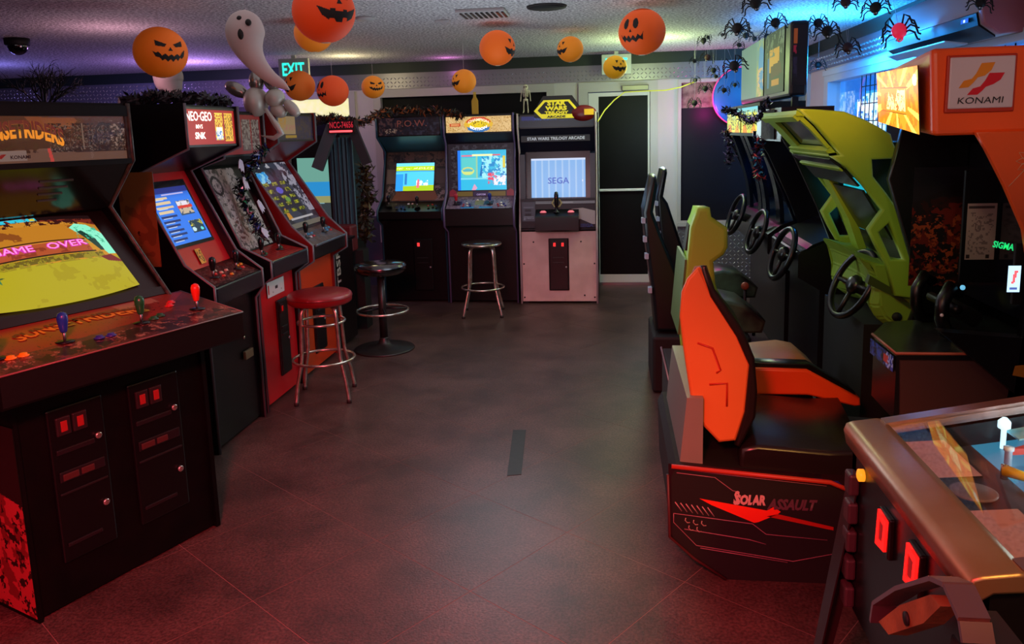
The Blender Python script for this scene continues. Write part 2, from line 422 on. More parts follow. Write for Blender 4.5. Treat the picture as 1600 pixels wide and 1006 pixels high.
tread('l', (-3.72, BW-.02, 2.21), (1, 0, 0), 3.72+RW, 2.215, 2.378, (0, -1, 0)).build('tread_lugs', p1, kind='stuff')
p2 = MB().box((LW, BW-.02, 2.07), (-3.72, BW, 2.378), plate_m).build('trim_4', kind='structure')
tread('l', (LW, BW-.02, 2.07), (1, 0, 0), -3.72-LW, 2.075, 2.378, (0, -1, 0)).build('tread_lugs', p2, kind='stuff')
p3 = MB().box((RW-.02, 4.2, 2.215), (RW, BW-.02, 2.385), plate_m).build('trim_5', kind='structure')
tread('l', (RW-.02, BW-.02, 2.215), (0, -1, 0), 4.4, 2.22, 2.385, (-1, 0, 0)).build('tread_lugs', p3, kind='stuff')
p4 = MB().box((.71, BW-.015, 0.0), (RW, BW, .64), plate_m).build('trim_6', kind='structure')
tread('l', (.71, BW-.015, 0), (1, 0, 0), RW-.71, 0, .64, (0, -1, 0)).build('tread_lugs', p4, kind='stuff')

frm = M('window_frame_paint', 'b8b2ae', .45); film = M('black_window_film', '07080a', .5, noise='0a0a0d', nscale=8, spec=.15)
gl = glass_mat()
def window(name, x0, x1, z0, z1, fw=.05):
    f = MB(); y0, y1 = BW-.02, BW+.08
    f.box((x0, y0, z1-fw), (x1, y1, z1), frm).box((x0, y0, z0), (x1, y1, z0+fw), frm)
    f.box((x0, y0, z0+fw), (x0+fw, y1, z1-fw), frm).box((x1-fw, y0, z0+fw), (x1, y1, z1-fw), frm)
    return f.build(name, kind='structure')
W1 = window('window_1', -3.72, -2.83, .8, 2.2, .07)
MB().box((-3.65, BW+.06, .87), (-2.9, BW+.075, 1.92), film).build('dark_film_panel', W1)
MB().box((-3.65, BW+.06, 1.93), (-2.9, BW+.075, 2.13), M('lit_top_pane', 'f4f0c0', .5, emit=.8, ecol='f0ecb0', noise='d8e088')).build('pane', W1)
MB().box((-3.65, BW+.078, .87), (-2.9, BW+.084, 2.13), gl).build('glass_pane', W1)
W2 = window('window_2', -2.62, -.6, .5, 2.205, .085)
MB().box((-2.54, BW+.06, .58), (-.68, BW+.075, 2.125), film).build('dark_film_panel', W2)
MB().box((-2.54, BW+.078, .58), (-.68, BW+.084, 2.12), gl).build('glass_pane', W2)
W3 = window('window_3', .71, RW, .66, 2.2, .035)
MB().box((.745, BW+.04, .695), (RW-.035, BW+.055, 1.90), M('purple_black_board', '0e0b15', .55, spec=.2)).build('dark_board', W3)
MB().box((.745, BW+.06, 1.90), (RW-.035, BW+.075, 2.165), M('reflective_upper_pane', '8f8574', .6, noise='5a4a40', nscale=14)).build('upper_pane', W3)  # clear pane, its brown-grey reflection painted into the colour
MB().box((.71, BW-.05, .64), (RW, BW-.02, .685), frm).build('window_sill', W3)
# door
D = MB(); y0, y1 = BW-.03, BW+.08
D.box((-.34, y0, 2.10), (.50, y1, 2.2), frm).box((-.34, y0, 0), (-.24, y1, 2.10), frm).box((.42, y0, 0), (.50, y1, 2.10), frm)
D = D.build('door_1', kind='structure')
lf = MB(); lf.box((-.235, BW-.01, .02), (-.128, BW+.04, 2.09), white).box((.394, BW-.01, .02), (.415, BW+.04, 2.09), white)
lf.box((-.128, BW-.01, 2.05), (.394, BW+.04, 2.09), white).box((-.128, BW-.01, .02), (.394, BW+.04, .11), white)
lf.build('door_leaf', D)
MB().box((-.128, BW+.0, .11), (.394, BW+.02, 2.05), film).build('door_glass', D)
MB().bbox((-.13, BW-.05, 1.035), (.394, BW-.02, 1.062), M('pale_bar', 'e6e4e4', .35)).build('push_bar', D)
MB().bbox((.12, BW-.09, 2.10), (.40, BW-.035, 2.155), M('closer_metal', '77736c', .4, .7)).bbox((.14, BW-.06, 2.085), (.16, BW-.04, 2.11), dsteel, .002).build('door_closer', D)
MB().box((-.24, BW-.05, 0), (.44, BW-.03, .025), steel).build('door_sill', D)

# right window, bright blue evening outside through a security grille
W4 = MB(); X0, X1 = RW-.03, RW+.1; bf = M('pale_window_trim', 'c8ccd4', .4)
for (a, b_) in (((X0, 3.2, 2.08), (X1, 8.0, 2.14)), ((X0, 3.2, 1.0), (X1, 8.0, 1.06)), ((X0, 7.86, 1.06), (X1, 8.0, 2.08)), ((X0, 3.2, 1.06), (X1, 3.3, 2.08)), ((X0, 5.5, 1.06), (X1, 5.58, 2.08))): W4.box(a, b_, bf)
W4 = W4.build('window_4', kind='structure')
raster('lit_view_pane', frame((RW+.09, 7.86, 1.06), (0, -1, 0), (0, 0, 1)), 4.56, 1.02, 220, 50, '2a9cf4',
       [('n', (0, 0, .25, 1, 9, .5, 3), '1f6fd0'), ('n', (.12, 0, 1, .86, 14, .52, 5), 'bfe6ff'), ('n', (.12, 0, 1, .8, 20, .60, 8), 'ffffff'), ('r', (0, .88, 1, 1), '1560c0'),
        ('r', (.0, 0, .1, .9), '3f7fd0'), ('n', (0, 0, .1, .9, 24, .52, 2), '86a8e0')], attr_mat('outdoor_blue_light', 2.0), W4, True)
MB().box((RW+.05, 3.3, 1.06), (RW+.056, 7.86, 2.08), gl).build('glass_pane', W4)
gr = MB()
for k in range(34): gr.tube([(RW+.02, 7.0-k*.11, 1.06), (RW+.02, 7.0-k*.11, 2.08)], .004, blackm, 5)
for k in range(7): gr.tube([(RW+.02, 7.0, 1.15+k*.14), (RW+.02, 3.3, 1.15+k*.14)], .004, blackm, 5)
gr.build('security_grille', W4, kind='stuff')
MB().box((RW-.04, 5.0, 2.14), (RW, 8.02, 2.19), bf).build('window_head', W4)

# ------------------------------------------------------------------ ceiling fittings
cz = CH
t = thing('ceiling_vent', 'white rectangular vent grille in the middle of the ceiling', 'vent', (-.83, 5.3, cz))
MB().bbox((-.16, -.15, -.022), (.16, .15, 0), M('vent_white', 'b5b2b4', .5)).build('frame', t)
for k in range(9):
    x = -.135+k*.034; MB().box((x, -.12, -.028), (x+.015, .12, -.022), blackm if 2 < k < 7 else dsteel).build('slat', t)
t = thing('ceiling_recess', 'black ragged round recess in the ceiling beside the vent', 'hole', (-.4, 5.2, cz))
MB().lathe([(.125, -.012), (.13, -.004), (.13, 0)], (0, 0, 0), M('hole_rim', '2a2526', .8), 24).build('rim', t)
MB().lathe([(.11, -.016), (.115, -.012)], (0, 0, 0), blackm, 20).build('opening', t)
t = thing('smoke_detector', 'small flat white plate on the ceiling left of the vent', 'detector', (-1.16, 5.6, cz))
MB().bbox((-.05, -.04, -.02), (.05, .04, 0), M('vent_white', 'b5b2b4', .5)).build('cover', t)
t = thing('ceiling_disc', 'round white disc on the ceiling right of the largest orange pumpkin lantern', 'detector', (-1.63, 5.3, cz))
MB().lathe([(.06, -.02), (.065, -.012), (.065, 0)], (0, 0, 0), M('vent_white', 'b5b2b4', .5), 20).build('cover', t)
t = thing('security_camera', 'black dome security camera under the ceiling at upper left', 'camera', (-4.36, 5.5, cz))
MB().lathe([(.08, -.05), (.085, -.04), (.085, 0)], (0, 0, 0), blackm, 20).build('housing', t)
MB().ball((0, 0, -.05), .07, M('smoked_dome', '08080a', .06, coat=1), 20, 12).build('dome', t)
# exit signs
def exit_sign(loc, label, rz=0, w_=.30, h=.20):
    t = thing('exit_sign', label, 'sign', loc, rz)
    MB().bbox((-w_/2, -.02, -h), (w_/2, .02, 0), M('sign_housing', 'b9bdb0', .5)).build('housing', t)
    text('EXIT', frame((-.11, -.0215, -h+.04), (1, 0, 0), (0, 0, 1)), .22, .12, em('30f0d8', 1.3), t, bold=.02)
    MB().box((-.02, -.01, 0), (.02, .01, .03), M('sign_housing', 'b9bdb0', .5)).build('mount', t)
    return t
p = at(963, 80, 8.3); exit_sign((p.x, 8.3, 2.455), 'lit green EXIT sign over the glass door, behind the small yellow lantern')
p = at(459, 97, 7.4); exit_sign((p.x, 7.4, 2.455), 'lit green EXIT sign at left, above the silver balloon animal')

# ================================================================== CABINETS
def joystick(parent, x, y, z, col, tilt=0, bat=True, name='joystick', s=1.0):
    c = pl(col, .25); mb = MB(); Mt = Matrix.Rotation(tilt, 4, 'X')
    mb.lathe([(.032*s, 0), (.032*s, .003), (.012*s, .006)], (x, y, z), blackp, 18)
    mb.lathe([(.005*s, 0), (.005*s, .045*s)], (x, y, z), steel, 8)
    mb.lathe([(.009*s, .035*s), (.012*s, .04*s), (.018*s, .075*s), (.0185*s, .092*s), (.014*s, .104*s), (.004*s, .109*s)], (x, y, z), c, 16)
    return mb.build(name, parent)
def buttons(parent, pts, z, r=.015):
    for (x, y, col) in pts:
        MB().lathe([(r, 0), (r, .004), (r*.78, .006), (r*.72, .011), (r*.3, .012)], (x, y, z(y) if callable(z) else z), pl(col, .3), 16).build('button', parent)

def coin_door(t, x0, x1, z0, z1, y, lit='ff2b2b', slots=1, lab=None, rim=black, bright=2.0):
    d = MB(); d.bbox((x0, y-.012, z0), (x1, y+.004, z1), rim, .01)
    d.bbox((x0+.012, y-.016, z0+.012), (x1-.012, y-.01, z1-.012), blackp, .006)
    d = d.build('coin_door', t)
    wd = (x1-x0)
    for k in range(slots):
        cx = x0+wd*(.30 if slots == 1 else (.3+.4*k)); zz = z1-.06
        MB().bbox((cx-.022, y-.024, zz-.03), (cx+.022, y-.014, zz+.03), M('slot_frame', '2a2224', .4), .003).bbox((cx-.011, y-.027, zz-.017), (cx+.011, y-.022, zz+.017), em(lit, bright), .002).box((cx-.0015, y-.0285, zz-.014), (cx+.0015, y-.0265, zz+.014), blackm).build('coin_slot', d)
    zz = z0+(z1-z0)*.62
    for k in range(2):
        s = MB().bbox((x0+wd*.2, y-.022, zz-k*.05), (x1-wd*.25, y-.014, zz+.012-k*.05), pl('1c1a1c', .3), .002); s.build('coin_return', d)
    MB().lathe([(.011, 0), (.011, .006), (.008, .008)], (0, 0, 0), steel, 14, None).build('lock', d)
    lk = LAST[0]; lk.data.transform(Matrix.Translation((x1-wd*.14, y-.013, z0+(z1-z0)*.45)) @ Matrix.Rotation(PI/2, 4, 'X'))
    return d

def cabinet(name, label, loc, rz, w, cf, sidem=black, trim=M('trim_black', '141416', .4), group=None, cpm=None, frontm=black, belowm=None, marq=None, headm=blackm, th=.02):
    """upright arcade cabinet; cf: y/z stations measured on the photograph, y = depth behind the front"""
    t = thing(name, label, 'arcade machine', loc, rz, group or 'upright arcade machines'); h = w/2
    D = cf['D']; mt, mb_, my = cf['mt'], cf['mb'], cf['my']; ry, rz_ = cf['ry'], cf['rz']; by, bz = cf['by'], cf['bz']; fy, fz = cf['fy'], cf['fz']; lz = cf['lz']
    e = .02
    prof = [(0, 0), (0, lz-.07), (fy-.004, lz), (fy-.004, fz+.008), (by-.035, bz+.05), (ry-.035, rz_), (my-.012, mb_-.005), (my-.012, mt+.015), (D, mt+.015), (D, 0)]
    if 'prof' in cf: prof = cf['prof']
    for s in (-1, 1):
        sp = MB().prism(prof, s*h, s*(h-th), sidem).build('side_panel', t)
        fp = prof[:8] if 'trimn' not in cf else prof[:cf['trimn']]
        MB().tube([(s*(h-th/2), p[0]-.001, p[1]) for p in fp], th*.52, trim, 6).build('edge_trim', sp)
    i = h-th
    MB().box((-i, .02, .02), (i, .04, lz-.02), frontm).box((-i, .04, .02), (i, D-.02, .05), blackm).build('front_panel', t)
    MB().box((-i, D-.02, .02), (i, D, mt), blackm).box((-i, my+.01, mt-.005), (i, D-.02, mt+.01), blackm).build('back_and_top', t)
    cp = MB().prism([(fy, fz), (by, bz), (by+.02, bz-.02), (by+.02, lz), (fy+.004, lz-.0), (fy, lz+.01)], -i, i, cpm or blackp).build('control_panel', t)
    fr_ = MB().prism([(by, bz), (ry, rz_), (ry+.01, rz_), (by+.012, bz)], -i, i, belowm or blackm).build('bezel', t)
    MB().prism([(my, mb_), (my+.03, mb_-.004), (ry+.02, rz_+.01), (ry, rz_)], -i, i, headm).build('speaker_panel', t)
    if marq:
        bg, sh, mat = marq
        mq = raster('marquee', frame((-i+.012, my+.006, mb_+.012), (1, 0, 0), (0, 0, 1)), 2*i-.024, mt-mb_-.024, 90, 26, bg, sh, mat, t)
        MB().box((-i, my-.004, mb_), (i, my+.012, mb_+.012), blackp).box((-i, my-.004, mt-.012), (i, my+.012, mt), blackp).box((-i, my-.004, mb_), (-i+.012, my+.012, mt), blackp).box((i-.012, my-.004, mb_), (i, my+.012, mt), blackp).build('marquee_frame', t)
    else: mq = None
    # frame of the bezel plane: origin bottom-left, x right, y up the slope
    bf_ = frame((0, by, bz), (1, 0, 0), (0, ry-by, rz_-bz)); L = math.hypot(ry-by, rz_-bz)
    cfm = frame((0, fy, fz), (1, 0, 0), (0, by-fy, bz-fz)); CL = math.hypot(by-fy, bz-fz)
    return t, dict(i=i, bf=bf_, bl=L, cp=cp, cf=cfm, cl=CL, mq=mq, bezel=fr_)
def on(fr, x, y, z=0): return fr @ Matrix.Translation((x, y, z))

# ---------------- Sunset Riders four-player cabinet, left foreground
th_ = math.atan2(.925, .38)
A = Vector((-2.056, 2.343, 0)); tv = Vector((.380, .925, 0)); nv = Vector((.925, -.380, 0))
SRc = A+tv*.355                                    # body is wider than its base panel
t = thing('arcade_cabinet', 'large black four-player arcade machine with a western game on its curved screen', 'arcade machine', tuple(A+tv*.40), th_)
h = .445; i = .425
K = M('worn_black_paint', '030303', .45, noise='080606', nscale=9, spec=.22)
prof = [(0, 0), (0, .80), (-.20, .86), (-.20, .97), (.19, 1.05), (.53, 1.42), (.335, 1.63), (.335, 1.87), (.9, 1.87), (.9, 0)]
sideart = M('red_side_art', '0e0b0c', .45)
for s in (-1, 1):
    if s == -1: x0, x1 = -.40, -.385
    else: x0, x1 = .385, .405
    pr = [(0, 0), (0, .80), (.0, .86), (.12, .97), (.19, 1.05), (.53, 1.42), (.335, 1.63), (.335, 1.87), (.9, 1.87), (.9, 0)]
    sp = MB().prism(pr, x0, x1, K).build('side_panel', t)
    MB().tube([((x0+x1)/2, p[0]-.002, p[1]) for p in pr[3:8]], .011, M('worn_trim', '3a3428', .45, noise='141210', nscale=40), 6).build('edge_trim', sp)
    if s == -1:
        raster('side_art', frame((x0-.001, .86, .02), (0, -1, 0), (0, 0, 1)), .86, .72, 170, 150, 'b5343a',  # red light falling on the side is put into the print's colours
               [('n', (0, 0, 1, 1, 9, .55, 4), '7c1d22'), ('n', (0, 0, 1, 1, 22, .66, 9), '2a0c0e'), ('p', [(0, .8), (1, .6), (1, 1), (0, 1)], '220c0e')], PRINT, sp)
MB().box((-.385, .015, .01), (.385, .04, .86), K).build('front_panel', t)
MB().box((-.385, .88, .01), (.385, .9, 1.86), K).box((-.385, .34, 1.855), (.385, .88, 1.87), K).build('back_and_top', t)
wood = M('cp_edge', '080505', .5, spec=.3)
cp = MB().prism([(-.20, .985), (.19, 1.045), (.19, .88), (.02, .86), (-.19, .87), (-.20, .88)], -.52, .455, wood).build('control_panel', t)
cff = frame((-.52, -.20, .9855), (1, 0, 0), (0, .39, .06)); cw, cl = .975, .3946
raster('panel_art', cff, cw, cl, 240, 96, '4a2b25',
       [('n', (0, 0, 1, 1, 5, .5, 1), '5e2f27'), ('p', [(0, .3), (.35, .36), (.62, .42), (.8, .5), (.92, .8), (1, .95), (.9, 1), (0, 1)], '7e2e22'),
        ('p', [(0, .62), (.2, .7), (.45, .86), (.7, .92), (.6, 1), (0, 1)], '8c3526'), ('n', (0, .05, 1, .3, 26, .66, 6), '8d6d56'), ('n', (0, 0, 1, .28, 9, .55, 7), '2b1714'),
        ('r', (.66, .82, .84, .97), '9d7058'), ('r', (.02, .62, .14, .82), '94604c'), ('n', (.1, .0, 1, .9, 40, .86, 12), '1c0f0d')], SATIN, cp, thick=.002)
MB().tube([(-.52, -.203, .986), (.455, -.203, .986)], .0035, M('panel_edge', '6c5048', .4), 6).tube([(.457, -.2, .986), (.457, .19, 1.046)], .0035, M('panel_edge', '6c5048', .4), 6).build('edge_trim', cp)
arch2 = lambda u, v: v+.6*(1-(2*u-1)**2)
text('SUNSETRIDERS', on(cff, .20, .235, .0028), .52, .07, pl('d6952a', .4), cp, bold=.03, warp=arch2, label='yellow arched lettering')
text('SUNSETRIDERS', on(cff, .20, .2355, .0034), .52, .07, pl('5a2620', .4), cp, bold=.03, warp=arch2, keep_above=.58, label='brown upper part of the lettering')
for (px, py, col, nm) in ((102, 536, '1d3f9e', 0), (222, 507, '1d6b36', 0), (302, 486, 'e2331f', 0)):
    pass
def cpz(y): return .987+(y+.2)*.1538
for (tt, col, lab) in ((.182, '1b3c9c', 'blue'), (.486, '17602f', 'green'), (.745, 'd62b18', 'red'), (-.05, 'd49a20', 'yellow')):
    x = tt-.40; y = -.057
    joystick(cp, x, y, cpz(y), col, s=1.0)
for (tt, n_, col) in ((-.02, .085, 'e09a18'), (.02, .088, 'e09a18'), (.283, .10, '2a2f8c'), (.325, .105, '2a2f8c'), (.545, .05, '1d5a34'), (.585, .035, '1d5a34'), (.69, -.045, 'b5202a'), (.72, -.075, 'b5202a')):
    x = tt-.40; y = -n_; MB().lathe([(.019, 0), (.019, .004), (.013, .006), (.012, .011), (.004, .012)], (x, y, cpz(y)), pl(col, .3), 16).build('button', cp)
# monitor well and screen
bez = MB(); sw = .36
a0 = (.19, 1.05); a1 = (.60, 1.44)
f0 = (.27, 1.035); f1 = (.60, 1.40)
bzm = M('brown_black_bezel', '17120f', .35)
scf = frame((-.385, .215, 1.075), (1, 0, 0), (0, .36, .335)); sl = math.hypot(.36, .335)
bez.hexa([(-.385, .19, 1.05), (.385, .19, 1.05), (.385, .21, 1.03), (-.385, .21, 1.03)], [(-.385, .215, 1.08), (.385, .215, 1.08), (.385, .235, 1.06), (-.385, .235, 1.06)], bzm)
bez.prism([(.21, 1.06), (.60, 1.42), (.62, 1.40), (.22, 1.04)], -.385, .385, bzm)
bez.prism([(.60, 1.42), (.45, 1.62), (.48, 1.62), (.62, 1.42)], -.385, .385, bzm)
bez = bez.build('bezel', t)
scr = on(frame((0, .235, 1.085), (1, 0, 0), (0, .345, .32)), -.30, .015, .004)
sw_, sh_ = .60, .425
sun = [('g', (.62, .9), 'c8862c'), ('p', [(0, .0), (1, 0), (1, .42), (.6, .40), (.3, .42), (0, .40)], 'b3a516'), ('n', (0, 0, 1, .4, 7, .62, 2), 'a8980f'),
       ('r', (0, .42, .9, .48), '6a5a10'), ('n', (0, .40, .9, .5, 30, .5, 3), '9a8a18'),
       ('r', (0, .50, .84, .66), 'b2522a'), ('r', (0, .49, .86, .505), '2a1a0c'), ('r', (0, .655, .84, .67), '3a200e'), ('r', (0, .64, .84, .655), 'd88a30'),
       ('n', (0, .51, .84, .64, 12, .55, 15), '8e3a1e'),
       ('r', (0, .67, 1, .88), 'c07c22'), ('n', (0, .70, 1, .86, 9, .7, 10), '8a4a1a'),
       ('p', [(0, .86), (.12, .90), (.3, .86), (.34, .93), (.5, .95), (.9, .90), (1, .86), (1, 1), (0, 1)], '7a2a1c'), ('n', (.3, .88, 1, 1, 26, .5, 6), '3a1410'),
       ('n', (0, .86, .3, .98, 22, .6, 8), '4a1a14'),
       ('n', (0, .95, .62, .995, 30, .42, 3), '30c8e0'), ('r', (.62, .955, 1, 1), '1a0c0c'), ('r', (.30, .955, .345, .985), 'e0c830'), ('r', (.58, .955, .61, .985), 'e0c830'),
       ('p', [(.79, .82), (.85, .88), (.93, .86), (1, .74), (1, .45), (.94, .45), (.90, .60), (.84, .70)], '8ff5cf'), ('p', [(.86, .78), (.92, .66), (.93, .50), (.90, .50), (.86, .64), (.82, .76)], '123f34'),
       ('n', (.8, .6, .98, .84, 40, .7, 4), '40b890'), ('p', [(.86, .42), (.95, .44), (1, .36), (1, .33), (.9, .36)], '7a2420'),
       ('e', (.06, .50, .07, .06), 'e05a58'), ('n', (0, .34, .15, .62, 24, .5, 5), 'd8e8ff'), ('n', (0, .28, .15, .5, 22, .62, 6), '2f7c50'), ('e', (.06, .34, .12, .014), '3c5a2a')]
sc_o = raster('screen', scr, sw_, sh_, 280, 190, 'cf8f22', sun, attr_mat('sunset_screen', 1.0), t, bulge=.028, warp=lambda u, v: (u, v*(1.0)+.05*(1-(2*u-1)**2)*(2*v-1)*1.0))
for k, (s_, x0, wd_) in enumerate((('GAME', .10, .17), ('OVER', .32, .17))):
    text(s_, on(scr, x0, .235, .031), wd_, .040, em('a838a0', .9), t, bold=.05, depth=.004)
    text(s_, on(scr, x0+.003, .239, .032), wd_-.006, .032, em('ff9ae8', .9), t, bold=.0, depth=.004)
# header with speaker slots and marquee
hd = MB().prism([(.335, 1.63), (.365, 1.625), (.56, 1.41), (.53, 1.42)], -.385, .385, M('header_black', '0c0d0e', .18)).build('speaker_panel', t)
for k in range(4):
    y = .40+k*.025; z = 1.63-(y-.335)*1.077
    MB().hexa([(.02+k*.008, y-.004, z-.003), (.16-k*.012, y-.004, z-.003), (.16-k*.012, y, z-.007), (.02+k*.008, y, z-.007)], [(.02+k*.008, y-.002, z+.004), (.16-k*.012, y-.002, z+.004), (.16-k*.012, y+.006, z+.0), (.02+k*.008, y+.006, z+.0)], pl('26241f', .4)).build('speaker_slot', hd)
mqf = frame((-.385, .345, 1.637), (1, 0, 0), (0, 0, 1)); mw, mh = .77, .178
raster('marquee', mqf, mw, mh, 260, 64, '4a2c22',
       [('g', (.2, 1.0), '6e4028'), ('p', [(.5, .7), (.68, .72), (.72, .9), (.70, .97), (.45, .98)], 'a85a32'), ('p', [(0, .0), (1, 0), (1, .18), (.6, .20), (.57, .30), (0, .22)], '8a604e'),
        ('n', (.56, .2, 1, .85, 22, .5, 3), '2c1a16'), ('n', (.56, .2, 1, .8, 34, .68, 5), '8d7466'), ('ring', (.86, .55, .05, .32, .6), '3a2018'), ('p', [(.555, .0), (.575, 0), (.56, .3), (.545, .3)], 'ff5a50'),
        ('n', (.0, .2, .5, .45, 12, .5, 7), '4a2a1c'), ('r', (.27, .04, .44, .26), 'a88a80'), ('r', (.74, .25, .745, .85), '9a8070'), ('n', (.9, .3, 1, .9, 20, .7, 15), 'c0a090')], attr_mat('sunset_marquee', .42), t)
mq = on(mqf, .165, .062, .0045); arch = lambda u, v: v+.55*(1-(2*u-1)**2)-.1
text('SUNSETRIDERS', mq, .325, .07, em('d8a02c', .5), t, bold=.04, warp=arch)
text('SUNSETRIDERS', on(mq, 0, .0005, .0006), .325, .07, em('5c2a26', .4), t, bold=.04, warp=arch, keep_above=.48, label='maroon upper part of the lettering')
text('KONAMI', on(mqf, .275, .016, .0045), .075, .014, pl('2a2024', .4), t, bold=.03)
MB().quad([mqf @ Vector(p) for p in ((.225, .02, .0048), (.245, .035, .0048), (.262, .035, .0048), (.243, .018, .0048))], pl('8a3a30', .4)).build('emblem', t)
fr = MB()
fr.box((-.385, .325, 1.615), (.385, .345, 1.637), K).box((-.385, .325, 1.815), (.385, .345, 1.86), K).box((.375, .33, 1.63), (.385, .345, 1.82), M('worn_trim', '3a3428', .45))
fr.build('marquee_frame', t)
MB().box((-.385, .332, 1.637), (.385, .336, 1.815), glass_mat('marquee_acrylic', 'ffffff', 1.16)).build('marquee_glass', t)
# coin doors and little boxes on the front
for (x0, x1) in ((.135, .30), (.455, .635)):
    a, b_ = x0-.4, x1-.4
    d = MB().bbox((a-.02, .003, .17), (b_+.03, .018, .76), blackp, .008).build('coin_door', t)
    for k in range(2):
        cx = a+.035+k*.062
        MB().bbox((cx-.027, -.006, .655), (cx+.027, .006, .725), M('slot_frame_b', '241c1c', .4), .004).bbox((cx-.012, -.009, .67), (cx+.012, -.004, .71), em('8a1414', .22), .002).build('coin_slot', d)
    MB().bbox((a, -.004, .585), (b_-.02, .006, .605), pl('1c1a1c', .3), .003).build('coin_return', d)
    MB().bbox((a, -.004, .48), (b_+.01, .004, .52), pl('1c1a1c', .3), .003).bbox((a+.01, -.008, .485), (a+.07, .0, .51), em('3a0f0f', .5), .003).bbox((a+.08, -.008, .485), (a+.13, .0, .51), em('3a0f0f', .5), .003).build('coin_return', d)
    MB().bbox((a-.005, -.004, .43), (b_+.015, .004, .44), pl('1c1a1c', .3), .003).build('door_rib', d)
    MB().bbox((a, -.004, .23), (b_-.03, .004, .245), pl('1c1a1c', .3), .003).build('door_rib', d)
    for zz in (.61, .34):
        MB().lathe([(.013, 0), (.013, .008), (.009, .010)], (0, 0, 0), chrome, 14).build('lock', d)
        LAST[0].data.transform(Matrix.Translation((b_-.005, .0, zz)) @ Matrix.Rotation(PI/2, 4, 'X'))
MB().bbox((.31, .02, .02), (.384, .05, .82), K).build('side_rail', t)

# ---------------- Neo-Geo cabinets and the red one, facing the aisle (+X)
NGred = M('neogeo_red', 'b3141c', .32); dred = M('deep_red', '6e0d10', .35)
ng = dict(D=.80, mt=1.88, mb=1.67, my=.03, ry=.375, rz=1.53, by=.135, bz=1.0, fy=-.05, fz=.925, lz=.83)
hot = [('r', (.58, .1, .74, .92), 'f2d24a'), ('r', (.60, .14, .72, .5), 'f4f4f0'), ('n', (.58, .5, .74, .9, 30, .5, 2), 'c05a20'), ('r', (.78, .08, .95, .92), 'e8b53a'), ('n', (.78, .1, .95, .9, 26, .55, 3), '8a5a18'), ('n', (.58, .1, .74, .4, 30, .6, 5), '4a8ad0')]
t, q = cabinet('arcade_cabinet', 'black and red arcade machine with a lit red marquee and blue menu screen', (-2.145, 4.135, 0), PI/2, .60, ng, belowm=NGred, trim=M('trim_grey', '55585e', .35), marq=('a3201c', hot, MARQ), headm=black)
i = q['i']; lit = em('fff4ea', 1.4)
mf = frame((-i+.012, ng['my']+.006, ng['mb']+.012), (1, 0, 0), (0, 0, 1))
text('NEO·GEO', on(mf, .005, .125, .0045), .27, .05, lit, t, bold=.015)
text('MVS', on(mf, .10, .085, .0045), .07, .022, lit, t, bold=.01); text('SNK', on(mf, .085, .03, .0045), .11, .036, lit, t, bold=.03)
bf_ = q['bf']; L = q['bl']
menu = [('g', (.8, 1.0), '20389a'), ('r', (0, .9, 1, 1), '1c2c80'), ('r', (.30, .86, .86, .89), 'b9b4e8')]
for k in range(10): menu += [('r', (.05, .80-k*.082, .40+.03*(k % 3), .84-k*.082), '16306e' if k > 3 else 'e0c8a0'), ('r', (.08, .79-k*.082, .30, .80-k*.082), 'c8d8f0')]
menu += [('r', (.55, .48, .90, .74), '2a4a6a'), ('n', (.56, .5, .9, .74, 16, .5, 3), 'c8b49a'), ('r', (.55, .60, .92, .65), 'd8382a'), ('n', (.56, .65, .9, .73, 20, .4, 5), 'e8e4f0'), ('r', (.62, .14, .96, .36), '1c3a4c'), ('n', (.62, .26, .96, .36, 22, .6, 5), 'c8c040'), ('e', (.68, .2, .05, .04), 'c8e8f0'), ('e', (.88, .19, .04, .03), '60e0e0')]
raster('screen', on(bf_, -.215, .155, .006), .40, .335, 90, 80, '2f7cf0', menu, attr_mat('menu_screen', 1.0), t)
MB().prism([(0, 0), (0, 0), (0, 0)], 0, 0, blackm) if False else None
g_ = MB()
for (x0, y0_, x1, y1_) in ((-.235, .135, .205, .155), (-.235, .49, .205, .53), (-.235, .155, -.215, .49), (.185, .155, .205, .49)):
    g_.add([bf_ @ Vector(p) for p in ((x0, y0_, .004), (x1, y0_, .004), (x1, y1_, .004), (x0, y1_, .004), (x0, y0_, .008), (x1, y0_, .008), (x1, y1_, .008), (x0, y1_, .008))], [(0,3,2,1),(4,5,6,7),(0,1,5,4),(1,2,6,5),(2,3,7,6),(3,0,4,7)], M('screen_surround', '10131c', .2))
g_.build('screen_surround', t)
raster('instruction_sticker', on(bf_, -.05, .02, .005), .055, .09, 12, 20, 'd8a21c', [('n', (.1, .1, .9, .9, 9, .55, 3), '4a3408')], PRINT, t, label='yellow instruction sticker')
cpp = q['cp']; cfm = q['cf']
raster('panel_art', on(cfm, -i+.005, .006, .001), 2*i-.01, q['cl']-.015, 80, 26, '3a1a18', [('n', (0, 0, 1, 1, 9, .5, 8), '5a2420'), ('p', [(0, 0), (1, 0), (1, .12), (0, .12)], '2a1512'), ('n', (0, 0, 1, .9, 30, .7, 2), '7a5a50')], SATIN, cpp, thick=.002)
yb = lambda y: .925+(y+.05)*.405+.002
joystick(cpp, -.13, .03, yb(.03), '121214', s=1.05); joystick(cpp, .14, .03, yb(.03), '121214', s=1.05)
buttons(cpp, [(-.055, .01, 'c03a20'), (-.02, .04, 'c8a890'), (-.035, .07, 'c8a890'), (.02, .0, 'd0901c'), (.045, .045, 'c8a890'), (-.08, .045, 'b8302a'), (.19, .05, 'd0901c'), (.20, .02, 'b8302a'), (.235, .05, 'd0901c')], yb, .013)
MB().bbox((-i, -.062, .825), (i, -.04, .93), M('cp_lip', '0c0f18', .25), .01).build('front_lip', t)
sd = t
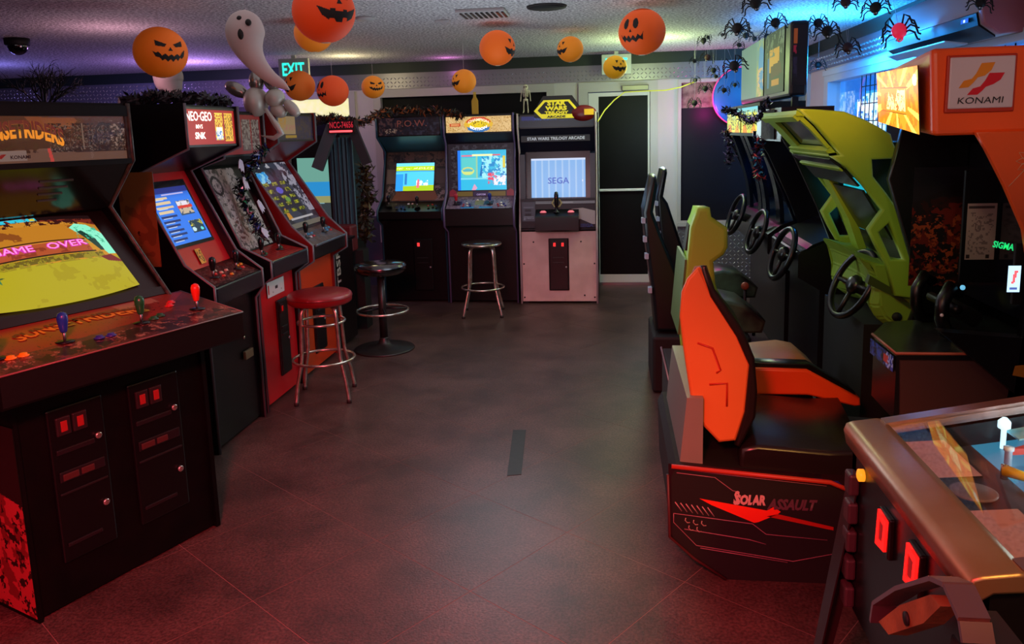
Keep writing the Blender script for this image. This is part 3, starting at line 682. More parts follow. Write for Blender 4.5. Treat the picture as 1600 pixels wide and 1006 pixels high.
raster('side_art', frame((-.3005, .42, 1.05), (0, -1, 0), (0, 0, 1)), .20, .50, 50, 120, '80562a', [('n', (0, 0, 1, 1, 3, .5, 2), '6c4520'), ('n', (0, 0, .5, .5, 22, .8, 5), '2a1608')], PRINT, sd, label='brown and orange side artwork')
MB().bbox((.1, -.004, .42), (.2, .014, .47), M('brass_plate', '8a7658', .4, .6), .003).build('lock_plate', t)
MB().lathe([(.01, 0), (.01, .008)], (0, 0, 0), chrome, 12).build('lock', t); LAST[0].data.transform(Matrix.Translation((.13, .018, .55)) @ Matrix.Rotation(PI/2, 4, 'X'))

ng2 = dict(D=.80, mt=1.87, mb=1.60, my=.16, ry=.335, rz=1.54, by=.12, bz=1.0, fy=-.09, fz=.955, lz=.865)
t, q = cabinet('arcade_cabinet', 'red arcade machine with a grey drawn panel over its screen and tinsel hanging down it', (-2.16, 4.79, 0), PI/2, .60, ng2, sidem=black, belowm=black, frontm=NGred, trim=M('trim_grey', '55585e', .35),
               marq=('a0282a', [('r', (.50, .08, .72, .9), '6a4a48'), ('r', (.76, .08, .97, .9), '6a4a48'), ('n', (.5, .1, .97, .9, 24, .5, 4), 'a89a90'), ('r', (.725, .05, .755, .95), 'a0282a')], DIM))
i = q['i']; bf_ = q['bf']; L = q['bl']
stone = [('n', (0, 0, 1, 1, 8, .5, 2), '8a8684'), ('n', (0, 0, 1, 1, 26, .62, 3), '4a4846'), ('ring', (.2, .8, .14, .12, .5), '2c2a2a'), ('ring', (.55, .3, .16, .12, .6), '3a2c28'), ('p', [(.3, .2), (.5, .8), (.54, .8), (.36, .2)], '6c6462'), ('p', [(.65, .2), (.6, .8), (.64, .8), (.72, .2)], '6c6462'), ('p', [(0, 0), (.12, 0), (.02, .5), (0, .5)], '0c0c0e'), ('p', [(1, 1), (.8, 1), (.95, .5), (1, .5)], '0c0c0e'), ('n', (.2, .15, .8, .4, 20, .6, 9), '5a2c28')]
raster('grey_art_panel', on(bf_, -.25, .01, .004), .48, L-.03, 80, 90, 'a8a4a0', stone, PRINT, t, label='grey comic drawing on the screen cover')
raster('panel_art', on(q['cf'], -i+.005, .006, .001), 2*i-.01, q['cl']-.012, 80, 30, 'a32420', [('n', (0, 0, 1, 1, 12, .5, 8), '8a1c1a')]+[('r', (.1, .1+.12*k, .9, .13+.12*k), '5a1210') for k in range(7)], SATIN, q['cp'], thick=.002)
yb = lambda y: .955+(y+.09)*.214+.002
joystick(q['cp'], -.16, .02, yb(.02), '101012', s=1.05); joystick(q['cp'], .10, .02, yb(.02), '101012', s=1.05)
buttons(q['cp'], [(-.1, .02, '1d5a34'), (-.07, .05, '101012'), (.16, .03, '1d5a34'), (.19, .05, '101012')], yb, .012)
MB().bbox((-i, -.105, .86), (i, -.08, .962), M('cp_lip', '0c0f18', .25), .01).build('front_lip', t)
coin_door(t, -.02, .14, .15, .66, .018, slots=1, bright=.01)
raster('paper_notice', frame((-.14, .016, .70), (1, 0, 0), (0, .0, 1)), .26, .10, 26, 10, 'c8c2c0', [('r', (.45, .4, .6, .6), '2a2428'), ('r', (.02, .2, .12, .8), 'b02a2a'), ('r', (.3, .2, .35, .3), '5a5458'), ('r', (.8, .2, .85, .3), '5a5458')], PRINT, t, label='white paper strip notice')
# tinsel hanging on it
def tinsel(name, path, label, cols, r=.045, n=260, size=.02, lit=None, cat='garland'):
    t = thing(name, label, cat, tuple(path[0]))
    core = MB().tube([Vector(p) for p in path], .004, blackm, 5).build('cord', t, True)
    mb = MB(); P_ = [Vector(p) for p in path]
    for k in range(n):
        u = random.random()*(len(P_)-1); a = int(u); c = P_[a].lerp(P_[min(a+1, len(P_)-1)], u-a)
        d = Vector([random.gauss(0, 1) for _ in range(3)]).normalized(); o = c+d*random.random()*r
        e = Vector([random.gauss(0, 1) for _ in range(3)]).normalized(); f = d.cross(e).normalized()*size*.3; e = e*size
        mb.add([o-e-f, o+e*.2-f, o+e, o+e*.2+f], [(0, 1, 2, 3)], random.choice(cols))
    mb.build('tinsel_leaves', t, True, kind='stuff'); return t
tin = [M('tinsel_dark', '0c1018', .2, .6), M('tinsel_blue', '1a2a6a', .2, .7), M('tinsel_green', '1a5a34', .2, .7), M('tinsel_silver', '8a8a9a', .15, .9), M('tinsel_dark2', '06080a', .3)]
tinsel('tinsel_garland', [(-2.20, 4.86, 1.66), (-2.26, 4.80, 1.56), (-2.36, 4.77, 1.40), (-2.32, 4.76, 1.28), (-2.24, 4.74, 1.14), (-2.19, 4.74, 1.08)], 'dark blue and green tinsel garland hanging over the grey drawn panel', tin, .05, 700, .022)
gh = M('paper_ghost_white', 'b8b6c8', .6)
gpr = [(-.03, -.045), (-.012, -.03), (0, -.05), (.014, -.03), (.03, -.042), (.028, .01), (.015, .04), (-.015, .04), (-.028, .01)]
for k, (y, z, x, lab) in enumerate(((4.70, 1.545, -2.30, 'topmost white paper ghost cutout on the tinsel over the grey panel'), (4.74, 1.43, -2.30, 'second white paper ghost cutout from the top of the tinsel'), (4.80, 1.28, -2.24, 'white paper ghost cutout in the middle of the tinsel'), (4.68, 1.12, -2.17, 'lowest white paper ghost cutout at the end of the tinsel'))):
    a = .5*k-.6; rot = lambda p: (p[0]*math.cos(a)-p[1]*math.sin(a), p[0]*math.sin(a)+p[1]*math.cos(a))
    shape2d('ghost_cutout', [rot(p) for p in gpr], [], .003, frame((x, y, z), (0, 1, 0), (-.3, 0, 1)), gh, label=lab, cat='decoration')

c3 = dict(D=.80, mt=1.875, mb=1.68, my=.09, ry=.35, rz=1.53, by=.06, bz=1.045, fy=-.11, fz=.955, lz=.86)
t, q = cabinet('arcade_cabinet', 'dark red arcade machine with a yellow-green name list on its screen', (-2.165, 5.50, 0), PI/2, .72, c3, sidem=dred, belowm=M('slate_bezel', '2a2c3a', .3), frontm=M('orange_front', 'c23a12', .4), headm=dred, trim=M('trim_grey', '55585e', .35),
               marq=('1c1c3c', [('n', (0, 0, 1, 1, 9, .5, 2), '4a3a2a'), ('n', (.4, 0, 1, 1, 18, .6, 4), '20205a'), ('r', (.04, .25, .50, .95), 'c8a878'), ('n', (.04, .5, .25, .95, 10, .5, 5), 'd8a040'), ('n', (.2, .4, .5, .6, 20, .6, 6), 'd88a80'), ('r', (.22, .06, .52, .18), 'c8a030')], DIM))
i = q['i']; bf_ = q['bf']; L = q['bl']
names = [('n', (0, 0, 1, 1, 5, .5, 8), '343a4a'), ('n', (.7, .2, 1, 1, 12, .62, 3), '9a98a8'), ('p', [(.02, .76), (.1, .86), (.32, .88), (.36, .80), (.22, .72), (.12, .70)], '2a9ce8'), ('n', (.02, .7, .34, .88, 16, .5, 7), '8ad8f8'),
         ('p', [(.2, .14), (.32, .14), (.27, .32), (.23, .3)], 'c88a28'), ('r', (.02, 0, 1, .07), '6a665c'), ('r', (.25, .12, .85, .145), 'b8b4b8'), ('n', (.1, .93, .6, 1, 18, .6, 5), 'b0b0b8')]
rng = random.Random(3)
for a in range(5):
    for b_ in range(3):
        x = .10+b_*.22+a*.02; y = .66-a*.105; names += [('r', (x, y, x+.14, y+.05), 'a8a81c'), ('n', (x, y, x+.14, y+.05, 46, .5, a*3+b_), '3a4410')]
names += [('e', (.42, .58, .08, .05), '5a5ac8'), ('e', (.48, .43, .06, .04), '6a9a3a')]
raster('screen', on(bf_, -i+.01, .02, .004), 2*i-.02, L-.03, 110, 100, '20242e', names, attr_mat('list_screen', .75), t)
raster('panel_art', on(q['cf'], -i+.005, .006, .001), 2*i-.01, q['cl']-.012, 80, 26, '56504e', [('n', (0, 0, 1, 1, 9, .5, 8), '6c6460'), ('n', (.1, .2, .9, .8, 18, .68, 3), '3f6c8a')], SATIN, q['cp'], thick=.002)
yb = lambda y: .955+(y+.11)*.53+.002
joystick(q['cp'], -.22, -.02, yb(-.02), '101012', s=1.05); joystick(q['cp'], .12, -.02, yb(-.02), '101012', s=1.05)
buttons(q['cp'], [(-.16, -.03, 'c8c8c8'), (-.13, .0, '3a8ab0'), (-.1, -.03, 'a82a34'), (-.07, .0, '3a8ab0'), (.19, -.02, '3a8ab0'), (.22, .0, '3a8ab0'), (.25, -.03, 'a82a34'), (.28, .0, '3a8ab0')], yb, .013)
MB().bbox((-.3, -.122, .95), (i-.02, -.108, .965), M('chrome_strip', '9aa4b0', .25, .8), .003).build('front_lip', t)
coin_door(t, -.1, .12, .12, .62, .018, bright=.01)
# cocktail black cabinet beyond it, only its scrawled front shows
t = thing('arcade_cabinet', 'low black cabinet with white scrawled lettering beyond the orange-fronted machine', 'arcade machine', (-2.17, 6.12, 0), PI/2)
MB().bbox((-.22, .0, .02), (.22, .6, .86), black, .01).build('body', t)
MB().prism([(-.02, .86), (.6, .86), (.6, .92), (-.02, .88)], -.23, .23, blackp).build('top', t)
text('TBSF', frame((-.12, -.002, .52), (0, 0, 1), (-1, 0, 0)), .28, .09, pl('a8a49a', .5), t, bold=.02)

# ---------------- starship cockpit booth between the rows
bx = thing('cockpit_booth', 'curtained cockpit game booth with a red lettered sign and red tube light', 'arcade machine', (-2.35, 6.9, 0))
def atp(px, py, Y): return at(px, py, Y)
gb = M('booth_grey', '26282c', .4)
def beam(a, b_, wd, dp, mat, name):
    a = Vector(a); b_ = Vector(b_); d = (b_-a).normalized(); s = Vector((d.z, 0, -d.x))*wd/2; yv = Vector((0, dp/2, 0))
    return MB().hexa([a-s-yv, a+s-yv, a+s+yv, a-s+yv], [b_-s-yv, b_+s-yv, b_+s+yv, b_-s+yv], mat).build(name, bx, True)
beam(at(520, 196, 6.6), at(496, 264, 6.6), .10, .04, M('booth_beam_pale', '4a5258', .45), 'beam'); beam(at(549, 196, 6.6), at(574, 256, 6.6), .08, .04, gb, 'beam')
sa, sb_ = at(515, 192, 6.58), at(556, 206, 6.58)
MB().box((sa.x, 6.55, sb_.z-.01), (sb_.x, 6.66, sa.z+.02), M('booth_sign_back', '140b0d', .4)).build('sign_box', bx, True)
text('NCC-74656', frame((sa.x+.01, 6.548, sb_.z+.035), (1, 0, 0), (0, 0, 1)), sb_.x-sa.x-.02, .055, em('c02838', .55), bx, world=True, bold=.02)
MB().tube([(sa.x+.01, 6.54, sb_.z+.008), (sb_.x-.02, 6.54, sb_.z+.008)], .008, em('ff4a50', 2.2), 8).build('neon_tube', bx, True)
cu = MB(); c0, c1 = at(512, 215, 6.7), at(560, 372, 6.7); N_ = 60
pts = []
for k in range(N_+1):
    u = k/N_; x = c0.x+(c1.x-c0.x)*u; pts.append((x, 6.70+.02*math.sin(u*38)+.012*math.sin(u*61+1)))
vs = [(p[0], p[1], z) for z in (c1.z, (c0.z+c1.z)/2, c0.z) for p in pts]; n_ = N_+1
cu.add(vs, [(r*n_+k, r*n_+k+1, (r+1)*n_+k+1, (r+1)*n_+k) for r in range(2) for k in range(N_)], M('teal_curtain', '3a5a66', .7), True).build('curtain', bx, True)
s0, s1 = at(474, 380, 6.75), at(513, 246, 6.75)
raster('lit_side_panel', frame((s0.x, 6.74, s0.z), (1, 0, 0), (0, 0, 1)), s1.x-s0.x, s1.z-s0.z, 40, 90, '7fb6c0', [('g', (.0, .5), '90c0c8'), ('r', (0, .55, 1, .72), '2fa0e8'), ('r', (0, .72, 1, 1), '7ab8a8'), ('r', (0, .48, 1, .56), 'a8a870'), ('p', [(.4, .32), (1, .30), (1, .48), (.5, .46)], '3a4448'), ('r', (0, 0, 1, .22), '9aa060'), ('n', (0, 0, 1, .22, 9, .55, 4), 'c8c890')], attr_mat('booth_panel', .75), bx, True)
MB().box((s0.x-.05, 6.78, 0), (-2.38, 7.35, 1.72), blackm).build('booth_body', bx, True)
r0, r1 = at(513, 374, 6.62), at(556, 350, 6.62)
MB().bbox((r0.x, 6.5, r0.z-.1), (r1.x, 6.66, r1.z), M('booth_red', '5c1216', .5), .02).build('seat_edge', bx, True)
MB().box((r0.x-.1, 6.62, 0), (r1.x+.05, 6.78, r0.z-.1), blackm).build('booth_base', bx, True)
# bronze leaf curtain right of booth
lf = [M('bronze_leaf', '4a3a18', .5), M('bronze_leaf_d', '1c160c', .6), M('olive_leaf', '2a2814', .6)]
a, b_ = at(568, 262, 6.9), at(572, 372, 6.9)
tinsel('leaf_garland', [a, a.lerp(b_, .3)+Vector((.03, 0, 0)), a.lerp(b_, .7), b_], 'long bronze leaf garland hanging right of the cockpit curtain', lf, .10, 500, .045)

# ---------------- back row: three machines facing the camera
pow_ = dict(D=.80, mt=1.885, mb=1.69, my=.0, ry=.30, rz=1.53, by=.10, bz=1.03, fy=-.14, fz=.95, lz=.87)
t, q = cabinet('arcade_cabinet', 'black arcade machine with a dark unlit marquee beside the curtained booth', (-1.99, 7.72, 0), 0, .68, pow_, trim=M('trim_blue', '2a4a5c', .3), belowm=M('pow_bezel', '3a3230', .45, noise='5a4c46', nscale=14), headm=M('pow_head', '2a4c58', .3),  # teal light on the black head panel put into its colour
               marq=('17131c', [('n', (0, 0, 1, 1, 6, .5, 2), '22202e'), ('n', (0, 0, .4, 1, 9, .6, 4), '5a3a3c'), ('n', (.5, 0, 1, .7, 10, .62, 4), '3c3a4c'), ('n', (.1, .1, .3, .4, 20, .6, 7), 'a88878')], DIM))  # unlit marquee with a faint glow put into its print
i = q['i']; bf_ = q['bf']; L = q['bl']
text('P.O.W.', frame((-.12, .001, 1.785), (1, 0, 0), (0, 0, 1)), .30, .062, em('7a4038', .4), t, bold=.0)
powart = [('n', (0, 0, 1, 1, 10, .5, 2), '2a2628'), ('p', [(.1, 0), (.9, 0), (.82, .22), (.2, .22)], '8a5a40'), ('r', (.0, .35, .17, .65), '7a6c64'), ('r', (.84, .35, 1, .65), '5a4c4a'), ('n', (0, .7, 1, 1, 12, .55, 5), '6a5248'), ('n', (0, 0, .2, .3, 14, .5, 6), '8a7a78'), ('n', (.82, .0, 1, .3, 14, .5, 6), '8a7a78')]
raster('bezel_art', on(bf_, -i+.01, .01, .003), 2*i-.02, L-.02, 80, 60, '4c423e', powart, PRINT, t, thick=.002)
raster('screen', on(bf_, -.21, .11, .010), .40, .30, 80, 60, '48b8e8', [('r', (0, .72, 1, .88), 'a8c81c'), ('r', (0, .88, 1, 1), '68c8f0'), ('n', (0, .76, 1, .84, 30, .6, 2), 'e8f0a0'), ('p', [(.2, 0), (1, 0), (1, .20), (.2, .16)], '98b81c'), ('r', (.0, 0, .2, .6), '2a8ad8'), ('r', (.24, .22, .30, .62), '2a70b0'), ('r', (0, .68, 1, .72), '2a7ab8'), ('n', (.55, .18, .85, .36, 20, .5, 5), 'f0e0f0'), ('p', [(.55, .1), (.62, .1), (.62, .4), (.58, .4)], 'd86a78')], SCRB, t, bulge=.012)
yb = lambda y: .95+(y+.14)*.458+.002
joystick(q['cp'], -.24, -.03, yb(-.03), '101012'); joystick(q['cp'], .06, -.06, yb(-.06), '101012')
buttons(q['cp'], [(-.15, -.07, '1c2a5c'), (-.11, -.05, '1c2a5c'), (-.07, -.07, '1c2a5c'), (-.04, -.01, 'e8e0e0'), (.0, -.01, 'd0a8a0'), (.17, -.05, 'a02428'), (.21, -.03, 'a02428'), (.25, -.05, '1c2a5c')], yb, .013)
coin_door(t, -.02, .18, .12, .66, .018, slots=1, bright=3)

sf = dict(D=.80, mt=1.875, mb=1.70, my=.0, ry=.10, rz=1.60, by=.05, bz=1.075, fy=-.16, fz=.97, lz=.80)
t, q = cabinet('arcade_cabinet', 'black fighting-game machine with a lit cream marquee, middle of the back row', (-1.285, 7.69, 0), 0, .71, sf, trim=M('trim_lilac', '6a6088', .3), belowm=M('sf_bezel', '2c2636', .4), headm=M('sf_head', '201c2a', .4),
               marq=('d8b070', [('n', (0, 0, 1, 1, 9, .5, 2), 'e4c084'), ('n', (0, 0, 1, 1, 30, .74, 5), 'a8803c'), ('r', (.06, .38, .22, .58), 'c84a20'), ('r', (.075, .42, .205, .54), 'e8b070'), ('e', (.5, .5, .22, .48), 'e8b838'), ('p', [(.30, .60), (.34, .80), (.42, .96), (.58, .96), (.66, .80), (.70, .60), (.62, .66), (.5, .78), (.38, .66)], 'd04a28'), ('e', (.5, .52, .16, .24), 'f0d020'), ('n', (.36, .4, .64, .7, 24, .66, 6), '7a5a10'), ('p', [(.32, .34), (.5, .20), (.68, .34), (.66, .14), (.56, .0), (.44, .0), (.34, .14)], '3a78b8')], attr_mat('champion_marquee', 1.0)))
i = q['i']; bf_ = q['bf']; L = q['bl']; mf = frame((-i+.012, sf['my']+.006, sf['mb']+.012), (1, 0, 0), (0, 0, 1)); mw = 2*i-.024
text('CHAMPION', on(mf, mw*.34, .092, .0045), mw*.32, .026, em('ffd8b0', 1.2), t, bold=.04, warp=lambda u, v: v+1.1*(1-(2*u-1)**2)-.5)
text('EDITION', on(mf, mw*.37, .016, .0045), mw*.26, .026, em('f4f4ff', 1.2), t, bold=.04, warp=lambda u, v: v-.9*(1-(2*u-1)**2)+.9)
art = [('n', (0, 0, 1, 1, 5, .5, 8), '302a3c')]
for k in range(6): art += [('r', (.04, .16+.13*k, .13, .26+.13*k), '5c5868'), ('n', (.04, .16+.13*k, .13, .26+.13*k, 30, .5, k), '1c1826'), ('r', (.88, .16+.13*k, .97, .26+.13*k), '4c4858'), ('n', (.88, .16+.13*k, .97, .26+.13*k, 30, .5, k+6), '1c1826')]
for k in range(6): art += [('r', (.06+.15*k, .90, .16+.15*k, .98), '5c5868'), ('n', (.06+.15*k, .90, .16+.15*k, .98, 30, .5, k+12), '1c1826')]
art += [('r', (.12, .0, .36, .085), 'a08440'), ('r', (.61, .0, .87, .085), 'a08440'), ('r', (.37, .0, .60, .085), '4a3c6a'), ('p', [(.0, .0), (.11, 0), (.11, .09), (.05, .14), (0, .1)], 'b02a40'), ('p', [(.89, 0), (1, 0), (1, .1), (.95, .14), (.89, .09)], 'b02a40')]
raster('bezel_art', on(bf_, -i+.01, .005, .003), 2*i-.02, L-.01, 110, 90, '2a2434', art, attr_mat('bezel_faint', .30), t, thick=.002)
fight = [('r', (0, 0, .06, 1), '1c78f0'), ('n', (.06, .0, 1, 1, 6, .5, 3), '38b4d8'), ('r', (.06, 0, 1, .28), '30b8e0'), ('r', (.06, .27, 1, .31), '80d8e8'), ('r', (.08, .32, .40, .82), '5ac8c8'), ('r', (.38, .30, .41, .85), '96c8a0'), ('ring', (.21, .48, .13, .10, .5), 'd8d070'), ('p', [(.07, .50), (.35, .50), (.30, .40), (.12, .40)], 'd0e080'), ('p', [(.09, .52), (.33, .52), (.30, .47), (.12, .47)], '58b0c0'), ('r', (.08, .84, .32, .88), 'd87890'), ('r', (.30, .85, .72, .90), 'f0f0b0'), ('r', (.72, .86, .88, .89), 'e06070'), ('p', [(.45, .35), (.52, .8), (.55, .8), (.5, .35)], '1c70b8'), ('n', (.5, .3, 1, .85, 12, .5, 5), 'a0e8f8'), ('n', (.5, .3, 1, .85, 16, .62, 7), '2488c8'), ('n', (.62, .15, .8, .45, 18, .45, 9), 'e04868'), ('n', (.74, .12, .98, .36, 18, .5, 11), 'f4e8ff'), ('p', [(.28, 0), (.34, .16), (.40, .05), (.36, 0)], 'd8a0c0'), ('r', (.93, .55, .98, .85), 'd8c848')]
raster('screen', on(bf_, -.235, .065, .008), .49, .395, 150, 120, '38b8e0', fight, attr_mat('fight_screen', 1.15), t, bulge=.008)
text('CAPCOM', on(bf_, -.05, .012, .006), .09, .018, em('a898c8', .5), t, bold=.03)
text('CAPCOM', on(mf, mw*.085, .066, .0045), mw*.11, .012, em('c84a20', .9), t, bold=.03)
raster('panel_art', on(q['cf'], -i+.005, .006, .001), 2*i-.01, q['cl']-.012, 90, 26, '76687e', [('n', (0, 0, 1, 1, 9, .5, 8), '8c7c90'), ('n', (0, 0, 1, 1, 20, .7, 4), '4a3c50'), ('r', (.22, .02, .42, .16), '2a8ad0'), ('r', (.5, .02, .7, .16), '2a8ad0'), ('r', (.42, .3, .56, .7), '8a8a50'), ('r', (.10, .3, .22, .6), '2a2030'), ('r', (.57, .3, .7, .6), '2a2030')], SATIN, q['cp'], thick=.002)
yb = lambda y: .97+(y+.16)*.5+.002
joystick(q['cp'], -.235, -.08, yb(-.08), 'c02434'); joystick(q['cp'], .10, -.08, yb(-.08), '1d2f94')
buttons(q['cp'], [(-.16, -.09, 'a82a3a'), (-.13, -.07, 'f0f0f0'), (-.10, -.09, '1c2a8c'), (-.16, -.12, 'a82a3a'), (-.12, -.11, 'f0f0f0'), (-.09, -.12, '1c2a8c'), (-.03, -.02, 'f0f0f0'), (.03, -.02, 'f0f0f0'), (.18, -.09, 'a82a3a'), (.21, -.07, 'f0f0f0'), (.24, -.09, '1c2a8c'), (.19, -.12, 'a82a3a'), (.22, -.11, 'f0f0f0'), (.26, -.12, '1c2a8c')], yb, .012)

# Star Wars trilogy cabinet
st = M('sw_white', 'ecc6c0', .55, noise='dcb4ae', nscale=6)
swc = dict(D=.85, mt=1.86, mb=1.73, my=.03, ry=.16, rz=1.50, by=.12, bz=1.03, fy=.0, fz=.76, lz=.742)
navy = M('sw_navy', '0c1428', .3)
t, q = cabinet('arcade_cabinet', 'white-fronted space arcade machine with a black and yellow topper, beside the door', (-.52, 7.65, 0), 0, .775, swc, trim=M('trim_pinkwhite', 'c8b8b8', .4), belowm=M('sw_blackbezel', '07090f', .25), headm=navy, frontm=st,
               marq=('16202e', [('n', (0, .5, 1, 1, 9, .55, 2), '1c2a4a'), ('r', (.02, .62, .2, .95), '1c2c7c'), ('n', (.2, .6, .5, 1, 16, .5, 4), '2a5ab8')], attr_mat('sw_marquee', .5)))
i = q['i']; bf_ = q['bf']; L = q['bl']
text('SEGA', frame((-i+.025, .0345, 1.825), (1, 0, 0), (0, 0, 1)), .10, .022, em('3a6ad8', .8), t, bold=.04)
text('STAR WARS TRILOGY ARCADE', frame((-.29, .055, 1.615), (1, 0, 0), (0, 0, 1)), .56, .030, em('a8acb8', .55), t, bold=.03)
MB().box((-.35, .058, 1.60), (.32, .075, 1.66), M('sw_title_bar', '1a1c26', .4)).build('title_bar', t)
sc_sh = [('r', (a/16, 0, a/16+.03, 1), 'a8ccf4') for a in range(1, 16, 2)]+[('r', (0, .96, 1, 1), 'd0e0ff'), ('r', (.94, .4, .96, .45), 'f0f4ff')]
raster('screen', on(bf_, -.265, .02, .012), .535, .385, 64, 20, '86b8f0', sc_sh, attr_mat('sega_screen', .95), t, bulge=.004)
text('SEGA', on(bf_, -.10, .155, .0215), .21, .062, em('4c62b4', .9), t, bold=.015)
wl = MB().prism([(.12, 1.03), (.16, 1.50), (.04, 1.48), (.02, 1.04)], -i, -i+.05, navy).build('left_cheek', t)
MB().prism([(.12, 1.03), (.16, 1.50), (.04, 1.48), (.02, 1.04)], i-.05, i, navy).build('right_cheek', t)
# control shelf
cb = MB().prism([(-.10, .735), (-.12, .75), (-.12, .875), (-.11, .89), (.02, .955), (.02, .735)], -.215, .205, M('sw_box', '090b12', .3)).build('stick_box', t)
MB().prism([(0, 0), (0, 0), (0, 0)], 0, 0, blackm) if False else None
MB().lathe([(.03, 0), (.03, .01), (.016, .02), (.012, .05), (.016, .07), (.02, .11), (.022, .17), (.016, .20), (.006, .205)], (-.01, -.05, .915), blackp, 16).build('flight_stick', cb)
MB().lathe([(.006, 0), (.006, .03), (.003, .034)], (0, 0, 0), pl('b02a30', .3), 10).build('trigger', cb); LAST[0].data.transform(Matrix.Translation((-.01, -.065, 1.065)) @ Matrix.Rotation(PI/2, 4, 'X'))
for x in (-.14, .13): MB().lathe([(.032, 0), (.032, .008), (.024, .012), (.02, .018)], (x, -.05, .918), em('d86a78', .8), 18).build('start_button', cb)
pf = frame((-i, -.002, .745), (1, 0, 0), (0, 0, 1))
MB().box((-i, .0, .74), (i, .02, 1.05), M('sw_panel_dark', '1a1622', .4)).build('lower_bezel', t)
raster('instruction_card', on(pf, .015, .085, .001), .13, .19, 26, 32, '4c4654', [('r', (.1, .7, .9, .74), '6c6676'), ('r', (.25, .5, .7, .62), '1c1822'), ('r', (.25, .28, .7, .42), '1c1822'), ('n', (.1, .05, .9, .2, 12, .5, 4), '8a8494'), ('r', (.1, .22, .9, .25), '8a8494')], DIM, t)
shh = on(pf, .50, .0, .001)
shape2d('ship_art_panel', [(.0, .05), (.09, .05), (.20, .0), (.23, .0), (.23, .13), (.11, .16), (.0, .15)], [], .003, on(shh, 0, .05), M('sw_shipwhite', 'b8a8b0', .5), t)
text('SEGA', on(pf, .585, .02, .004), .13, .035, pl('1c3070', .4), t, bold=.06)
raster('hyper_band', on(pf, .15, .255, .0), .58, .022, 30, 3, 'a8a0a8', [('r', (.0, .4, .3, .6), '3a3440'), ('r', (.65, .3, 1, .5), '5a5460')], DIM, t)
hexp = [(.055*math.cos(a*PI/3), .048*math.sin(a*PI/3)) for a in range(6)]
shape2d('hex_badge', hexp, [], .004, on(pf, .36, .262, .003), pl('a8a060', .4), t); shape2d('hex_badge_center', [(p[0]*.7, p[1]*.7) for p in hexp], [], .004, on(pf, .36, .262, .006), pl('24202c', .4), t)
coin_door(t, -.10, .10, .13, .655, .018, slots=2, bright=1.6)
for (x, z) in ((-.25, .62), (.22, .62), (.25, .08), (-.35, .82), (.35, .82), (-.35, .06), (.35, .06), (-.35, .4), (.35, .4)):
    MB().lathe([(.008, 0), (.008, .004)], (0, 0, 0), dsteel, 10).build('bolt', t); LAST[0].data.transform(Matrix.Translation((x, .019, z)) @ Matrix.Rotation(PI/2, 4, 'X'))
for x in (-.34, .34): MB().box((x-.03, .03, 0), (x+.03, .09, .02), blackm).build('foot', t)
# hexagonal topper
hx = frame((.02, .04, 1.87), (1, 0, 0), (0, 0, 1))
yel = em('c8b820', .75); blk = M('topper_black', '0a0a0a', .4)
hp = [(-.215, .0), (-.27, .075), (-.175, .18), (.11, .18), (.19, .075), (.16, -.0)]
hp = [(-.19, -.06), (-.235, .015), (-.15, .145), (.13, .145), (.215, .015), (.17, -.06)]
tp = shape2d('topper', [(-.235, -.04), (-.235, .02), (-.145, .165), (.135, .165), (.235, .02), (.26, -.04)], [], .02, on(hx, 0, 0, 0), blk, t)
shape2d('topper_outline', [(-.195, -.015), (-.235, .025), (-.14, .125), (.11, .125), (.195, .025), (.155, -.05), (-.16, -.05)], [(( -.13), .01), (-.175, .03), (-.115, .105), (.09, .105), (.15, .03), (.12, -.01)][0:0] and [] or [[(-.165, -.005), (-.20, .028), (-.125, .108), (.095, .108), (.163, .028), (.13, -.012)]], .004, on(hx, 0, 0, .013), yel, t)
for s_, x, y, wd_, ht_ in (('STAR', -.105, .072, .18, .045), ('WARS', -.125, .026, .21, .042), ('TRILOGY', -.13, -.008, .23, .028)):
    text(s_, on(hx, x, y, .017), wd_, ht_, yel, t, bold=.06)
text('ARCADE', on(hx, -.11, -.044, .019), .18, .022, blk, t, bold=.05)
rd = MB().ball((.26, .05, 1.86), .13, M('topper_red', '6c0c10', .3), 20, 12, sc=(1, .35, .62)); rd.build('topper_planet', t)
MB().box((.27, .0, 1.845), (.36, .01, 1.90), em('d8a818', .5)).build('yellow_label', t)
# skeleton decoration standing on it
sk = M('bone', 'c8c0a8', .5); p0 = at(822, 194, 7.68); z0 = 1.877
t = thing('toy_skeleton', 'small white plastic skeleton standing on the white-fronted machine', 'decoration', (p0.x, 7.70, z0))
H_ = .275
sb = MB(); sb.ball((0, 0, H_*.90), .026, sk, 12, 8, (1, 1, 1.15)).box((-.012, -.02, H_*.80), (.012, .01, H_*.85), sk).ball((-.01, -.024, H_*.91), .007, blackm, 8, 5).ball((.01, -.024, H_*.91), .007, blackm, 8, 5).build('skull', t)
sb = MB(); sb.tube([(0, .005, H_*.82), (0, .008, H_*.65), (0, .004, H_*.48)], .006, sk, 6)
for k in range(6):
    z = H_*(.76-k*.035); r = .028-.0015*abs(k-2); sb.tube([(r*math.cos(a), .018*math.sin(a), z-.006*math.sin(a)) for a in [j*PI/5 for j in range(10)]], .003, sk, 5, closed=True)
sb.tube([(-.035, 0, H_*.79), (.035, 0, H_*.79)], .004, sk, 6).build('rib_cage', t)
MB().ball((0, 0, H_*.47), .022, sk, 10, 6, (1.1, .6, .6)).build('pelvis', t)
for s in (-1, 1):
    MB().tube([(s*.036, 0, H_*.79), (s*.044, .002, H_*.62), (s*.047, -.008, H_*.47), (s*.049, -.01, H_*.42)], .005, sk, 6, rad=[.006, .004, .0045, .006]).build('arm', t)
    MB().tube([(s*.015, 0, H_*.46), (s*.02, -.003, H_*.25), (s*.021, .002, .02), (s*.024, -.03, .006)], .006, sk, 6, rad=[.007, .005, .006, .005]).build('leg', t)
